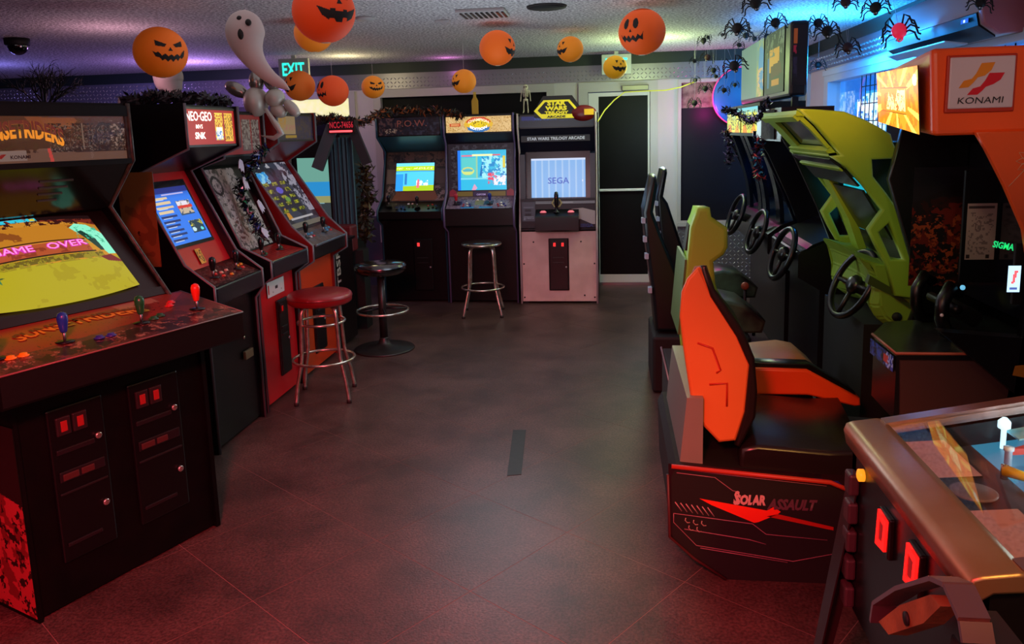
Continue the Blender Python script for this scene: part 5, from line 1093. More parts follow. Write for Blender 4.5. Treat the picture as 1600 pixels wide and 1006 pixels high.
# ---- black driving machines beyond
def black_ride(label, y0, y1, wheels, knobx, seats, colm, dash_z=1.0, hx=1.0):
    t = thing('ride_machine', label, 'arcade machine', (1.3, (y0+y1)/2, 0))
    MB().prism([(1.12, .92), (1.20, .98), (1.50, 1.10), (1.9, 1.12), (1.9, 0), (1.25, 0), (1.25, .70), (1.12, .78)], y0, y1, M('dash_black', '131216', .3), 'y').build('dashboard', t, True)
    for yy in (y0, y1):
        pr('side_wing', t, [(hx, 1.62), (hx+.08, 1.50), (1.22, 1.2), (1.30, 1.0), (1.9, 1.0), (1.9, 1.55), (1.3, 1.66), (hx, 1.66)], yy-.015, yy+.015, colm, .004)
    n = len(wheels); dy = (y1-y0)/n
    for k in range(n):
        MB().box((1.42, y0+k*dy+.06, 1.05), (1.5, y0+(k+1)*dy-.06, 1.55), M('ride_tube', '151a24', .1)).build('screen', t, True)
    for (wx, wy, wz) in wheels:
        wheel(t, (wx, wy, wz), .165, yaw=.1, tilt=.35, rt=.019)
    for k, (sx, sy0, prf) in enumerate(seats):
        s_ = pr('seat', t, prf, sy0, sy0+.45, M('seat_black', '0c0c10', .35), .02)
        for (dx, dz) in ((.012, .30), (.02, .16), (.035, .03), (.07, -.25)):
            pass
        MB().bbox((sx, sy0-.06, 0), (sx+.62, sy0+.52, .38), blackm, .02).build('seat_base', t, True)
        pr('seat_cushion', t, [(sx+.2, .38), (sx+.22, .55), (sx+.45, .60), (sx+.58, .57), (sx+.72, .46), (sx+.70, .38)], sy0+.02, sy0+.43, M('ride_cushion', '2a1c1c', .3, noise='5a6a50', nscale=5), .02)
        for (x_, z_) in ((prf[1][0]-.0, prf[1][1]-.05), (prf[1][0]+.01, prf[1][1]-.17), (prf[1][0]+.02, prf[1][1]-.28), (prf[3][0]-.015, prf[3][1]+.02)):
            MB().box((x_-.012, sy0-.001, z_-.02), (x_+.012, sy0+.06, z_+.015), M('pale_decal', 'a8b4c8', .5)).build('decal', t, True)
    for z_ in knobx:
            MB().tube([(z_[0], z_[1], .3), (z_[0], z_[1], z_[2])], .012, dsteel, 8).build('shift_lever', t, True)
            MB().ball(z_, .028, M('orange_knob', 'b8583a', .35), 14, 10).build('shift_knob', t, True)
    return t
s1 = [(.251, 1.392), (.202, 1.174), (.216, .987), (.258, .652), (.279, .40), (.60, .40), (.50, .56), (.435, .72), (.314, 1.029), (.262, 1.173), (.290, 1.342), (.282, 1.40)]
s2 = [(.388, 1.381), (.346, 1.181), (.363, .974), (.40, .652), (.42, .40), (.75, .40), (.65, .56), (.55, .763), (.431, 1.128), (.395, 1.18), (.425, 1.36), (.421, 1.39)]
tb = black_ride('black driving machine with a grey header panel, next beyond the green one', 4.86, 5.66, [tuple(at(1222, 396, 5.1))], [(.945, 5.3, .37), (.908, 5.45, .61)], [(.255, 5.02, s1)], bk)
ta = black_ride('black twin driving machine with two lit yellow marquees, farthest along the window', 5.80, 7.25, [tuple(at(1182, 362, 6.1)), tuple(at(1150, 335, 6.75))], [], [(.40, 6.1, s2)], M('blue_black_wing', '0c1220', .2))
MB().box((hx_ := 1.0, 4.87, 1.60), (1.3, 5.65, 1.80), M('header_maroon', '2a0d14', .35)).build('header', tb, True)
raster('header_art', frame((.996, 5.45, 1.61), (0, -1, 0), (0, 0, 1)), .42, .18, 30, 18, '5a5862', [('n', (0, 0, 1, 1, 12, .6, 3), '3a3840'), ('p', [(.75, 0), (1, 0), (1, 1), (.6, 1)], '1a1a24')], attr_mat('header_print', .25, .9), tb, True)
raster('coin_lamp', frame((1.245, 5.10, .70), (0, -1, 0), (0, 0, 1)), .07, .035, 8, 4, 'ff2050', [('r', (.42, 0, .58, 1), '20060c')], SCRB, tb, True)
raster('side_lamp', frame((1.243, 4.94, .72), (0, -1, 0), (0, 0, 1)), .04, .05, 4, 4, 'c05a20', [], DIM, tb, True)
MB().prism([(1.13, .93), (1.5, 1.10), (1.5, 1.105), (1.13, .938)], 4.86, 5.66, M('dash_top', '2c2a2e', .25), 'y').build('dash_top', tb, True)
hb = MB().box((1.04, 5.78, 1.62), (1.35, 7.28, 1.86), blackm).build('header', ta, True)
for k, (ya, yb_2) in enumerate(((7.27, 6.55), (6.50, 5.80))):
    raster('lit_marquee', frame((1.034, ya, 1.645), (0, -1, 0), (0, 0, 1)), ya-yb_2, .19, 50, 26, 'c8d040', [('g', (.5, 1), '58c0d8'), ('n', (0, 0, 1, .8, 5, .5, 3+k), 'e8e048'), ('n', (0, .1, 1, .9, 9, .62, 4+k), '4a5a14'), ('p', [(.1, 0), (.4, 0), (.3, .35), (.12, .3)], 'e88a20'), ('p', [(.6, 0), (.95, 0), (.8, .4)], 'e89a28'), ('n', (.2, .1, .9, .6, 16, .7, 6+k), '141a0c')], attr_mat('twin_marquee', 1.2, .7), hb, True)
# curved blue-black fairing under the marquees
for k, (ya, yb_2) in enumerate(((5.84, 6.5), (6.55, 7.22))):
    N_ = 10; mb = MB(); P_ = [(1.05+.16*math.sin(PI*.5*u), 1.62-.62*u) for u in [j/N_ for j in range(N_+1)]]
    mb.prism(P_+[(p[0]+.03, p[1]) for p in reversed(P_)], ya, ya+.14, M('blue_black_wing', '0c1220', .2), 'y').build('fairing', ta, True); MB().prism(P_+[(p[0]+.03, p[1]) for p in reversed(P_)], yb_2-.14, yb_2, M('blue_black_wing', '0c1220', .2), 'y').build('fairing', ta, True)
# topper displays
td = thing('display_topper', 'black box with two glossy picture displays high above the twin driving machine', 'display', (1.2, 6.4, 1.87))
MB().bbox((1.16, 5.42, 1.88), (1.275, 7.36, 2.36), M('topper_box', '120c10', .4), .02).build('housing', td, True)
raster('display', frame((1.158, 7.32, 1.92), (0, -1, 0), (0, 0, 1)), 1.02, .43, 60, 40, '7fa898', [('n', (.72, 0, 1, 1, 5, .4, 3), 'a8b870'), ('p', [(.75, .2), (1, .1), (1, .8), (.85, .9)], '5a9cc8'), ('n', (.75, 0, 1, .5, 8, .55, 5), 'e0c088'), ('r', (.0, 0, .7, 1), '7aa08c')], attr_mat('topper_display', .75, .6), td, True)  # flat pale green area is glare put into the picture
raster('display', frame((1.158, 6.20, 1.92), (0, -1, 0), (0, 0, 1)), .62, .43, 44, 40, '1c2c24', [('r', (.2, .35, .75, .72), 'd8a030'), ('p', [(.3, .25), (.9, .3), (.8, .5), (.3, .45)], '4a1c18'), ('n', (0, .6, 1, 1, 10, .6, 3), '6a7a60'), ('r', (.1, .1, .2, .6), '2a6aa0'), ('r', (.35, .12, .75, .22), 'c88a30')], attr_mat('topper_display2', .7, .6), td, True)
raster('side_print', frame((1.17, 5.418, 1.95), (1, 0, 0), (0, 0, 1)), .095, .38, 24, 36, '140c12', [('r', (.1, .7, .35, .95), 'b85a28'), ('r', (.1, .5, .3, .68), 'a82040'), ('r', (.1, .15, .35, .48), '2c2440'), ('n', (0, 0, 1, 1, 12, .7, 4), '0a080a')], DIM, td, True)
for yy in (5.6, 7.2): MB().box((1.22, yy, 1.80), (1.26, yy+.04, 1.89), dsteel).build('bracket', td, True)
# blue disc sign near the corner
dsg = thing('round_sign', 'round blue sign with a pink rim on the dark board in the far right corner', 'sign', (1.37, 8.629, 2.0))
MB().lathe([(.30, 0), (.30, .02), (.28, .03), (0, .032)], (0, 0, 0), M('blue_sign', '1c6ab0', .35), 48, Matrix.Rotation(PI/2, 4, 'X')).build('face', dsg)
MB().tube([(.30*math.cos(a), -.012, .30*math.sin(a)) for a in [j*2*PI/60 for j in range(60)]], .010, em('e0408a', .7), 8, closed=True).build('rim', dsg)

# ---- air conditioner on the right wall
t = thing('air_conditioner', 'white wall-mounted air conditioner at upper right with a pink spider on it', 'air conditioner', (1.95, 5.0, 2.12))
acp = [(RW-.002, 2.12), (1.93, 2.115), (1.855, 2.17), (1.84, 2.24), (1.85, 2.36), (1.875, 2.405), (RW-.002, 2.41)]
acm = M('ac_white', 'a8989c', .4)
pr('body', t, acp, 4.34, 5.70, acm, .012)
pr('end_cap', t, [(p[0]-.004 if p[0] < 2 else p[0], p[1]) for p in acp], 4.30, 4.345, M('ac_cap', 'b06a78', .45), .006)
MB().prism([(1.93, 2.105), (1.845, 2.165), (1.832, 2.225), (1.845, 2.235), (1.93, 2.13)], 4.36, 5.68, M('ac_slot_black', '06070c', .3), 'y').build('air_slot', t, True)
MB().hexa([(1.90, 4.60, 2.095), (1.84, 4.75, 2.125), (1.84, 5.66, 2.125), (1.90, 5.66, 2.095)], [(1.90, 4.60, 2.102), (1.84, 4.75, 2.132), (1.84, 5.66, 2.132), (1.90, 5.66, 2.102)], M('ac_flap_blue_lit', '8aa4c0', .3)).build('flap', t, True)  # blue light on the flap put into its colour
raster('display', frame((1.830, 4.52, 2.19), (0, -1, 0), (.0, 0, 1)), .09, .022, 12, 5, '1030a0', [('r', (.3, .3, .6, .8), 'c0e0ff')], SCRB, t, True)
text('AC', frame((1.90, 4.299, 2.2), (1, 0, 0), (0, 0, 1)), .03, .03, pl('5a2a38', .5), t, world=True) if False else None

# ================================================================== PINBALL, right foreground
t = thing('pinball_machine', 'pinball machine with a metal lockdown bar and glowing red coin slots, right foreground', 'pinball machine', (1.2, 1.62, 0))
py0, py1 = 1.285, 1.965
cabm = M('pin_black', '0b0a0c', .32)
sl_ = lambda x: .945+(x-.6)*.105
def pinbox():
    mb = MB()
    mb.prism([(.60, .48), (.60, .925), (1.95, 1.19), (1.95, .60)], py0, py0+.03, cabm, 'y'); mb.prism([(.60, .48), (.60, .925), (1.95, 1.19), (1.95, .60)], py1-.03, py1, cabm, 'y')
    return mb.build('cabinet_side', t, True)
pinbox()
MB().box((.60, py0, .48), (.62, py1, .92), cabm).box((.62, py0+.03, .48), (1.95, py1-.03, .50), cabm).build('front_panel', t, True)
# lockdown bar: rounded worn metal
lock = M('lockbar_metal', 'a89078', .38, .7, noise='9a7a5c', nscale=5, bump=.05)
lb = [(.585, .90), (.578, .935), (.584, .952), (.60, .958), (.655, .966), (.672, .965), (.672, .93), (.62, .925)]
shape2d('lockdown_bar', lb, [], py1-py0+.03, frame((0, (py0+py1)/2, 0), (1, 0, 0), (0, 0, 1)), lock, t, True, bevel=.006)
for y_, nm in ((py1-.012, 'a'), (py0+.012, 'b')):
    MB().hexa([(.665, y_-.018, .93), (1.95, y_-.018, 1.185), (1.95, y_+.018, 1.185), (.665, y_+.018, .93)], [(.665, y_-.018, .968), (1.95, y_-.018, 1.215), (1.95, y_+.018, 1.215), (.665, y_+.018, .968)], M('rail_metal', 'b08880', .3, .9)).build('side_rail', t, True)
MB().hexa([(.67, py0+.03, .958), (1.95, py0+.03, 1.205), (1.95, py1-.03, 1.205), (.67, py1-.03, .958)], [(.67, py0+.03, .962), (1.95, py0+.03, 1.209), (1.95, py1-.03, 1.209), (.67, py1-.03, .962)], glass_mat()).build('glass', t, True)
# playfield
pfz = lambda x: .878+(x-.67)*.17
pfm = frame((.67, py1-.03, pfz(.67)), (0, -1, 0), (1, 0, .17)); pw = py1-py0-.06
fieldart = [('n', (0, 0, 1, 1, 5, .5, 2), '2a6a8c'), ('n', (0, .3, 1, 1, 8, .55, 4), '8ac0d0'), ('n', (0, .3, 1, 1, 14, .6, 6), 'd8e8e8'), ('p', [(.35, .22), (.7, .22), (.9, .5), (.7, .55)], 'd85a30'), ('n', (.3, .2, 1, .7, 10, .6, 8), 'e8a040'), ('r', (0, 0, 1, .16), '1a1418'), ('e', (.8, .5, .1, .06), 'e85030'), ('e', (.45, .55, .1, .06), '40a8c8')]
raster('playfield', pfm, pw, 1.25, 130, 240, '2c7c9c', fieldart, attr_mat('playfield_lit', 1.1), t, True)
# apron with two cards
ap = MB().hexa([(.675, py0+.03, .89), (.80, py0+.03, .90), (.80, py1-.03, .90), (.675, py1-.03, .89)], [(.675, py0+.03, .925), (.80, py0+.03, .938), (.80, py1-.03, .938), (.675, py1-.03, .925)], M('apron_black', '1c181c', .4)).build('apron', t, True)
apf = frame((.675, py1-.03, .9265), (0, -1, 0), (1, 0, .081))
raster('instruction_card', on(apf, .03, .01, 0), .20, .105, 22, 16, 'a8807c', [('n', (.1, .1, .9, .9, 16, .66, 3), '9a7470')], PRINT, ap, True)
raster('price_card', on(apf, .38, .01, 0), .20, .105, 22, 16, 'a8807c', [('n', (.1, .1, .9, .9, 16, .66, 5), '9a7470')], PRINT, ap, True)
MB().lathe([(.045, 0), (.045, .004), (.04, .006)], (.74, 1.63, .935), M('apron_disc', '5a4a44', .5), 30).build('apron_badge', ap, True)
# flippers, slings, posts, bumpers, ramps
yl = pl('e8c820', .35)
def flip(x, y, a):
    z = pfz(x)+.03; d = Vector((math.cos(a), math.sin(a), 0)); mb = MB(); c = Vector((x, y, z))
    mb.tube([c, c+d*.07], .011, yl, 12, rad=[.013, .008]); mb.tube([c+Vector((0, 0, -.02)), c+Vector((0, 0, .012))], .008, chrome, 8); mb.build('flipper', t, True)
flip(.85, 1.74, -.9); flip(.85, 1.50, .9)
def sling(y, s):
    z = pfz(.93); mb = MB().prism([(.88, y), (1.0, y+s*.07), (1.0, y+s*.02)], z+.03, z+.045, M('sling_red', 'c83828', .3), 'z'); mb.build('slingshot', t, True)
    for (x, yy) in ((.88, y), (1.0, y+s*.07), (1.0, y+s*.02)): MB().lathe([(.008, 0), (.008, .04), (.011, .042), (.011, .05)], (x, yy, z), M('post_clear', 'd8f0ff', .15), 10).build('post', t, True)
sling(1.79, 1); sling(1.43, -1)
for (x, y, c_) in ((1.12, 1.72, 'e86a28'), (1.17, 1.50, '38b0d0'), (1.26, 1.64, 'e8c040'), (1.06, 1.50, 'e04a40')):
    z = pfz(x); bb = MB().lathe([(.03, 0), (.03, .03), (.05, .035), (.05, .045), (.045, .05), (0, .055)], (x, y, z), em(c_, .9), 24); bb.build('pop_bumper', t, True)
rp = M('ramp_clear_blue', '6ab8c8', .12, noise='a0e0e8', nscale=20)
for (x, y, a, l) in ((.93, 1.88, .05, .35), (1.0, 1.80, -.1, .3), (1.15, 1.4, .3, .3), (1.3, 1.6, 1.3, .25)):
    d = Vector((math.cos(a), math.sin(a), .20)); n_ = Vector((-math.sin(a), math.cos(a), 0))*.028; c = Vector((x, y, pfz(x)+.04))
    MB().hexa([c-n_, c+n_, c+n_+Vector((0, 0, .004)), c-n_+Vector((0, 0, .004))], [c-n_+d*l, c+n_+d*l, c+n_+d*l+Vector((0, 0, .004)), c-n_+d*l+Vector((0, 0, .004))], rp).build('ramp', t, True)
for (x, y) in ((.95, 1.62), (1.0, 1.58), (.92, 1.90), (1.02, 1.86), (1.08, 1.84), (.98, 1.40)):
    MB().lathe([(.006, 0), (.006, .05), (.014, .055), (.014, .07), (.005, .08)], (x, y, pfz(x)), em('c8f0ff', 1.6), 10).build('lamp_post', t, True)
o = light('POINT', (1.06, 1.64, 1.015), (.55, .9, 1.0), 2.2, size=.04); o.name = 'playfield_lamp'
# coin door slots and start button on the front
for (y, z) in ((1.695, .808), (1.525, .822)):
    d = MB().bbox((.588, y-.035, z-.05), (.602, y+.035, z+.045), M('slot_black', '120606', .3), .004).build('coin_slot', t, True)
    q_ = [(-.028, -.04), (.022, -.03), (.028, .035), (-.02, .04)]
    shape2d('slot_glow', [(-.030, -.043), (.024, -.035), (.030, .038), (-.022, .043)], [[(-.017, -.026), (.012, -.020), (.016, .022), (-.012, .026)]], .006, frame((.585, y, z), (0, -1, 0), (0, 0, 1)), em('ff1814', 1.6), d, True)
    MB().box((.584, y-.015, z-.024), (.590, y+.015, z+.024), em('7a0c0c', .8)).build('slot_window', d, True)
MB().lathe([(.015, 0), (.015, .012), (.008, .015)], (.598, 1.87, .86), em('ff9a20', 1.1), 16, Matrix.Rotation(-PI/2, 4, 'Y'), ).build('start_button', t, True)
# legs of bent sheet steel, bolted at the corners
lg = M('leg_metal', '4a3438', .35, .8)
def pinleg(x, y, sx, sy):
    mb = MB(); fx, fy = x-sx*.10, y+sy*.03
    mb.add([(x, y, .80), (x+sx*.09, y, .80), (x+sx*.09, y+.0, .5), (fx+sx*.03, fy, .02), (fx, fy, .02), (x, y, .5)], [(0, 1, 2, 3, 4, 5)], lg)
    lo = [(fx, fy, .03), (fx+sx*.035, fy, .03), (fx+sx*.035, fy+.004, .03), (fx, fy+.004, .03)]; hi = [(x, y, .80), (x+sx*.07, y, .80), (x+sx*.07, y+.004, .80), (x, y+.004, .80)]
    mb = MB().hexa(lo, hi, lg); lo = [(fx, fy, .03), (fx+.004, fy, .03), (fx+.004, fy-sy*.035, .03), (fx, fy-sy*.035, .03)]; hi = [(x, y, .80), (x+.004, y, .80), (x+.004, y-sy*.07, .80), (x, y-sy*.07, .80)]
    mb.hexa(lo, hi, lg); l = mb.build('leg', t, True)
    MB().lathe([(.022, 0), (.022, .008), (.008, .014), (.008, .04)], (fx+sx*.012, fy-sy*.012, 0), steel, 14).build('leveler', l, True)
    for z in (.76, .66): MB().ball((x-sx*.004, y-sy*.035, z), .009, steel, 10, 6).build('leg_bolt', l, True)
pinleg(.592, 1.972, 1, 1); pinleg(.592, 1.278, 1, -1); pinleg(1.85, 1.972, -1, 1); pinleg(1.85, 1.278, -1, -1)
# ridged black guard on the front left corner
for k in range(5): MB().bbox((.575, 1.90, .79-k*.075), (.60, 1.945, .845-k*.075), M('guard_rib', '3c2c30', .4), .006).build('corner_rib', t, True)
# bent metal bracket hung at the front (bill acceptor arm)
bkm = M('bracket_metal', 'a8848c', .28, .9)
pth = [(1.50, .715), (1.49, .76), (1.38, .86), (1.24, .965), (1.19, .985), (1.135, .965), (1.12, .94)]
P1 = [Vector((.50, y, z)) for y, z in pth]
br = thing('metal_handle_bracket', 'bent metal handle bracket with brown cardboard inside, in front of the pinball machine', 'bracket', (.52, 1.3, .7))
mb = MB(); n_ = len(pth)
for k in range(n_-1):
    a = Vector((.505, *pth[k])); b_ = Vector((.505, *pth[k+1])); d = (b_-a).normalized(); nn = Vector((0, -d.z, d.y))*.008; wv = Vector((.045, 0, 0))
    mb.hexa([a, a+wv, a+wv-nn, a-nn], [b_, b_+wv, b_+wv-nn, b_-nn], bkm)
mb.build('strap', br, True)
MB().prism([(1.475, .735), (1.375, .835), (1.25, .935), (1.21, .94), (1.27, .87), (1.42, .745)], .512, .545, M('cardboard', '9a6a38', .7, noise='7a5028', nscale=12, bump=.2), 'x').build('cardboard_strip', br, True)
MB().lathe([(.012, 0), (.012, .004)], (.511, 1.335, .835), blackm, 12, Matrix.Rotation(-PI/2, 4, 'Y')).build('hole', br, True)
MB().hexa([(.505, 1.40, .66), (.55, 1.40, .66), (.55, 1.12, .80), (.505, 1.12, .80)], [(.505, 1.40, .672), (.55, 1.40, .672), (.55, 1.12, .812), (.505, 1.12, .812)], bkm).build('lower_strap', br, True)
MB().box((.55, 1.10, .60), (.60, 1.22, .93), M('bracket_dark', '1c1618', .4)).build('mount', br, True)

# ================================================================== HALLOWEEN DECORATIONS
def lantern(px, py, dpx, dia, label, col, face_, fyaw, fpitch=0, hook=True):
    """paper lantern of real diameter dia whose picture is dpx wide: it hangs at the matching distance"""
    Y = None
    d = fwd + right*((px-800)/F_PX) + up*((CY-py)/F_PX); dist = F_PX*dia/dpx; c = Vector((0, 0, CAM_H))+d*dist
    r = dia/2
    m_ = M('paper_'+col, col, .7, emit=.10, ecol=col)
    t = thing('pumpkin_lantern', label, 'lantern', tuple(c), 0, 'paper pumpkin lanterns under the ceiling')
    NS, NR = 40, 60; prof = []
    for k in range(NR+1):
        a = -PI/2+PI*k/NR*.97+.045; rr_ = r*(1+.006*math.cos(k*PI)); prof.append((rr_*math.cos(a), rr_*math.sin(a)*.96))
    MB().lathe(prof, (0, 0, 0), m_, NS).build('paper_globe', t)
    # face: cells of a fine sphere grid that lie within the face polygons
    n = 110; mb = MB(); us = np.linspace(-1, 1, n+1); pts = {}
    U, V = np.meshgrid((us[:-1]+us[1:])/2, (us[:-1]+us[1:])/2); msk = np.zeros(U.shape, bool)
    for pol in face_:
        if len(pol) == 4 and pol[0] == 'e': msk |= (((U-pol[1])/pol[3][0])**2+((V-pol[2])/pol[3][1])**2 < 1)
        else: msk |= inpoly(U, V, pol)
    R3 = Matrix.Rotation(fyaw, 3, 'Z') @ Matrix.Rotation(fpitch, 3, 'X')
    idx = {}; vs = []; fs = []
    def vid(a, b2):
        if (a, b2) not in idx:
            lon = us[a]*1.05; lat = us[b2]*1.05; p = Vector((math.sin(lon)*math.cos(lat), -math.cos(lon)*math.cos(lat), math.sin(lat)*.965))*(r*1.012)
            idx[(a, b2)] = len(vs); vs.append(R3 @ p)
        return idx[(a, b2)]
    for j in range(n):
        for i_ in range(n):
            if msk[j, i_]: fs.append((vid(i_, j), vid(i_+1, j), vid(i_+1, j+1), vid(i_, j+1)))
    mb.add(vs, fs, M('black_ink', '0c0806', .7)).build('black_face', t)
    MB().tube([(0, 0, r*.95), (0, 0, CH-c.z-.002)], .0012, M('thread', 'b8b4b8', .6), 4).build('hanging_thread', t)
    MB().lathe([(r*.12, -r*.965), (r*.16, -r*.955)], (0, 0, 0), M('lantern_ring', 'e8d8c0', .5), 12).build('rim', t)
    return t
cam_yaw = lambda px: -(px-954)/F_PX      # lantern faces are given relative to the direction of the viewer
evil = [[(-.55, .42), (-.12, .26), (-.2, .16), (-.5, .2)], [(.55, .42), (.12, .26), (.2, .16), (.5, .2)], [(-.08, .02), (0, .16), (.08, .02)],
        [(-.62, .0), (-.5, -.06), (-.42, -.02), (-.3, -.16), (-.18, -.08), (-.08, -.18), (.02, -.1), (.12, -.18), (.24, -.08), (.36, -.16), (.46, -.02), (.6, .08), (.56, -.16), (.46, -.26), (.38, -.2), (.3, -.34), (.2, -.26), (.1, -.38), (0, -.28), (-.1, -.38), (-.2, -.28), (-.3, -.34), (-.4, -.22), (-.52, -.2)]]
smile = [[(-.45, .5), (-.2, .5), (-.32, .25)], [(.45, .5), (.2, .5), (.32, .25)], [(-.1, .12), (.1, .12), (0, .3)], [(-.7, .06), (-.3, -.08), (-.3, -.02), (-.15, -.02), (-.15, -.1), (.1, -.1), (.1, -.04), (.25, -.04), (.25, -.1), (.7, .06), (.5, -.28), (.3, -.38), (.28, -.28), (.12, -.28), (.1, -.42), (-.1, -.42), (-.2, -.3), (-.32, -.3), (-.35, -.36), (-.55, -.22)]]
owl = [['e', -.22, .35, (.12, .22)], ['e', .22, .35, (.12, .22)], [(-.05, 0), (.05, 0), (0, .14)], [(-.5, -.05), (-.4, -.2), (-.3, -.1), (-.2, -.25), (-.1, -.12), (0, -.26), (.1, -.12), (.2, -.26), (.3, -.1), (.42, -.2), (.52, -.02), (.5, -.35), (.35, -.28), (.2, -.42), (.05, -.3), (-.1, -.42), (-.25, -.3), (-.35, -.4), (-.45, -.25)]]
lantern(251, 82, 80, .30, 'large orange pumpkin lantern with slanted evil eyes, far left', 'f07010', evil, cam_yaw(251)+.32, .05)
lantern(506, 19, 97, .30, 'biggest red-orange pumpkin lantern with a gap-toothed smile, cut by the top edge', 'ea4a10', smile, cam_yaw(506)+.5, .0)
lantern(490, 52, 60, .26, 'amber pumpkin lantern half hidden behind the biggest red-orange one', 'ee8214', evil, cam_yaw(490)+.25, .15)
lantern(777, 75, 56, .26, 'plain-looking orange lantern with its face turned right, near the middle of the ceiling', 'f06a10', smile, cam_yaw(777)+1.15, .1)
lantern(891, 77, 41, .21, 'small yellow-orange pumpkin lantern with its face turned left, right of centre', 'f29018', smile, cam_yaw(891)-.95)
lantern(1003, 50, 73, .30, 'large orange pumpkin lantern with oval eyes beside the spiders', 'ee5c10', owl, cam_yaw(1003)-.5, .08)
lantern(961, 105, 37, .20, 'smallest yellow pumpkin lantern in front of the EXIT sign over the door', 'f0b010', smile, cam_yaw(961)+.5, .0)
lantern(725, 127, 38, .20, 'small amber lantern above the lit cream marquee, face turned left', 'f08c18', smile, cam_yaw(725)-1.05)
lantern(583, 136, 36, .20, 'small amber pumpkin lantern with slanted eyes by the pale window post', 'f08a18', evil, cam_yaw(583)+.3)
lantern(520, 142, 49, .26, 'red-orange pumpkin lantern with round eyes turned left, lower left group', 'e8501a', owl, cam_yaw(520)-1.0)
lantern(468, 134, 48, .26, 'brownish orange pumpkin lantern in front of the left EXIT sign', 'd86a1c', smile, cam_yaw(468)-.95)

# ghost balloons
gw = M('ghost_white', 'b8a8a4', .6)
def ghost(path, rad, label, eyes=None):
    t = thing('ghost_balloon', label, 'balloon', tuple(path[0]))
    N_ = 24; P_ = []; R_ = []
    for k in range(N_+1):
        u = k/N_*(len(path)-1); a = min(int(u), len(path)-2); f = u-a; 
        p0_ = Vector(path[max(a-1, 0)]); p1_ = Vector(path[a]); p2_ = Vector(path[a+1]); p3_ = Vector(path[min(a+2, len(path)-1)])
        P_.append(.5*((2*p1_)+(p2_-p0_)*f+(2*p0_-5*p1_+4*p2_-p3_)*f*f+(-p0_+3*p1_-3*p2_+p3_)*f**3))
        
        r_ = [rad[max(a-1, 0)], rad[a], rad[a+1], rad[min(a+2, len(path)-1)]]
        R_.append(max(.002, .5*((2*r_[1])+(r_[2]-r_[0])*f+(2*r_[0]-5*r_[1]+4*r_[2]-r_[3])*f*f+(-r_[0]+3*r_[1]-3*r_[2]+r_[3])*f**3)))
    MB().tube(P_, .1, gw, 24, rad=R_).build('body', t, True)
    return t
yG = 4.3
gp = [at(383, 15, yG), at(383, 19, yG), at(383, 28, yG), at(383, 45, yG), at(384, 62, yG), at(391, 82, yG), at(404, 102, yG), at(422, 120, yG), at(440, 132, yG), at(452, 140, yG)]
px_m = yG/F_PX*1.05
t = ghost(gp, [.002, 12*px_m, 22*px_m, 28.5*px_m, 27*px_m, 20*px_m, 14*px_m, 10*px_m, 7*px_m, .004], 'white ghost balloon with black oval eyes and open mouth, curved tail')
for (ex, ey, a_, b_) in ((374, 29, 4.2, 4.2), (388, 35, 4.6, 5), (376, 52, 5.2, 9.2)):
    p_ = at(ex, ey, yG); dv = (p_-Vector((0, 0, CAM_H))).normalized()
    MB().ball(p_-dv*((24.5 if ex < 380 and ey < 34 else (27 if ey < 40 else 28))*px_m), 1*px_m, M('black_ink', '0c0806', .7), 16, 10, sc=(a_, 4, b_)).build('eye' if b_ < 8 else 'mouth', t, True)
MB().tube([gp[0], Vector((gp[0].x, gp[0].y, CH-.002))], .0012, M('thread', 'b8b4b8', .6), 4).build('hanging_thread', t, True)
yG2 = 5.6; q_ = yG2/F_PX
gp = [at(262, 96, yG2), at(262, 112, yG2), at(264, 128, yG2), at(268, 142, yG2), at(262, 152, yG2)]
t = ghost(gp, [12*q_, 22*q_, 22*q_, 15*q_, 6*q_], 'pale ghost balloon hanging behind the far left pumpkin lantern')
MB().tube([gp[0], Vector((gp[0].x, gp[0].y, CH-.002))], .0012, M('thread', 'b8b4b8', .6), 4).build('hanging_thread', t, True)
# silver balloon animal on the red cabinets
sv = M('silver_foil', '8f8c86', .22, .75, bump=.1, bscale=12); svp = M('pearl_foil', 'a8a49a', .4, .2)
yB = 5.0; q_ = yB/F_PX
t = thing('balloon_animal', 'silver foil balloon figure lying on top of the two red machines', 'balloon', tuple(at(410, 178, yB)))
def blob(a, b_, r, m_, nm): 
    a = at(*a, yB); b_ = at(*b_, yB); N_ = 8
    MB().tube([a.lerp(b_, k/N_) for k in range(N_+1)], r, m_, 18, rad=[r*q_*max(.15, math.sin(PI*(.08+.84*k/N_)))**.45 for k in range(N_+1)]).build(nm, t, True)
blob((354, 132), (385, 148), 11, sv, 'left_limb'); blob((400, 112), (401, 142), 12, sv, 'neck'); blob((418, 115), (430, 140), 12, sv, 'ear')
blob((385, 158), (415, 160), 24, svp, 'body'); blob((420, 145), (440, 162), 16, svp, 'hip'); blob((425, 168), (446, 178), 11, svp, 'foot'); blob((446, 158), (466, 180), 9, svp, 'foot')
MB().tube([at(415, 170, yB-.1), at(432, 196, yB-.1), at(440, 208, yB-.1), at(428, 216, yB-.1), at(408, 212, yB-.1)], .02, svp, 12, rad=[.012, .02, .022, .016, .003]).build('tail', t, True)

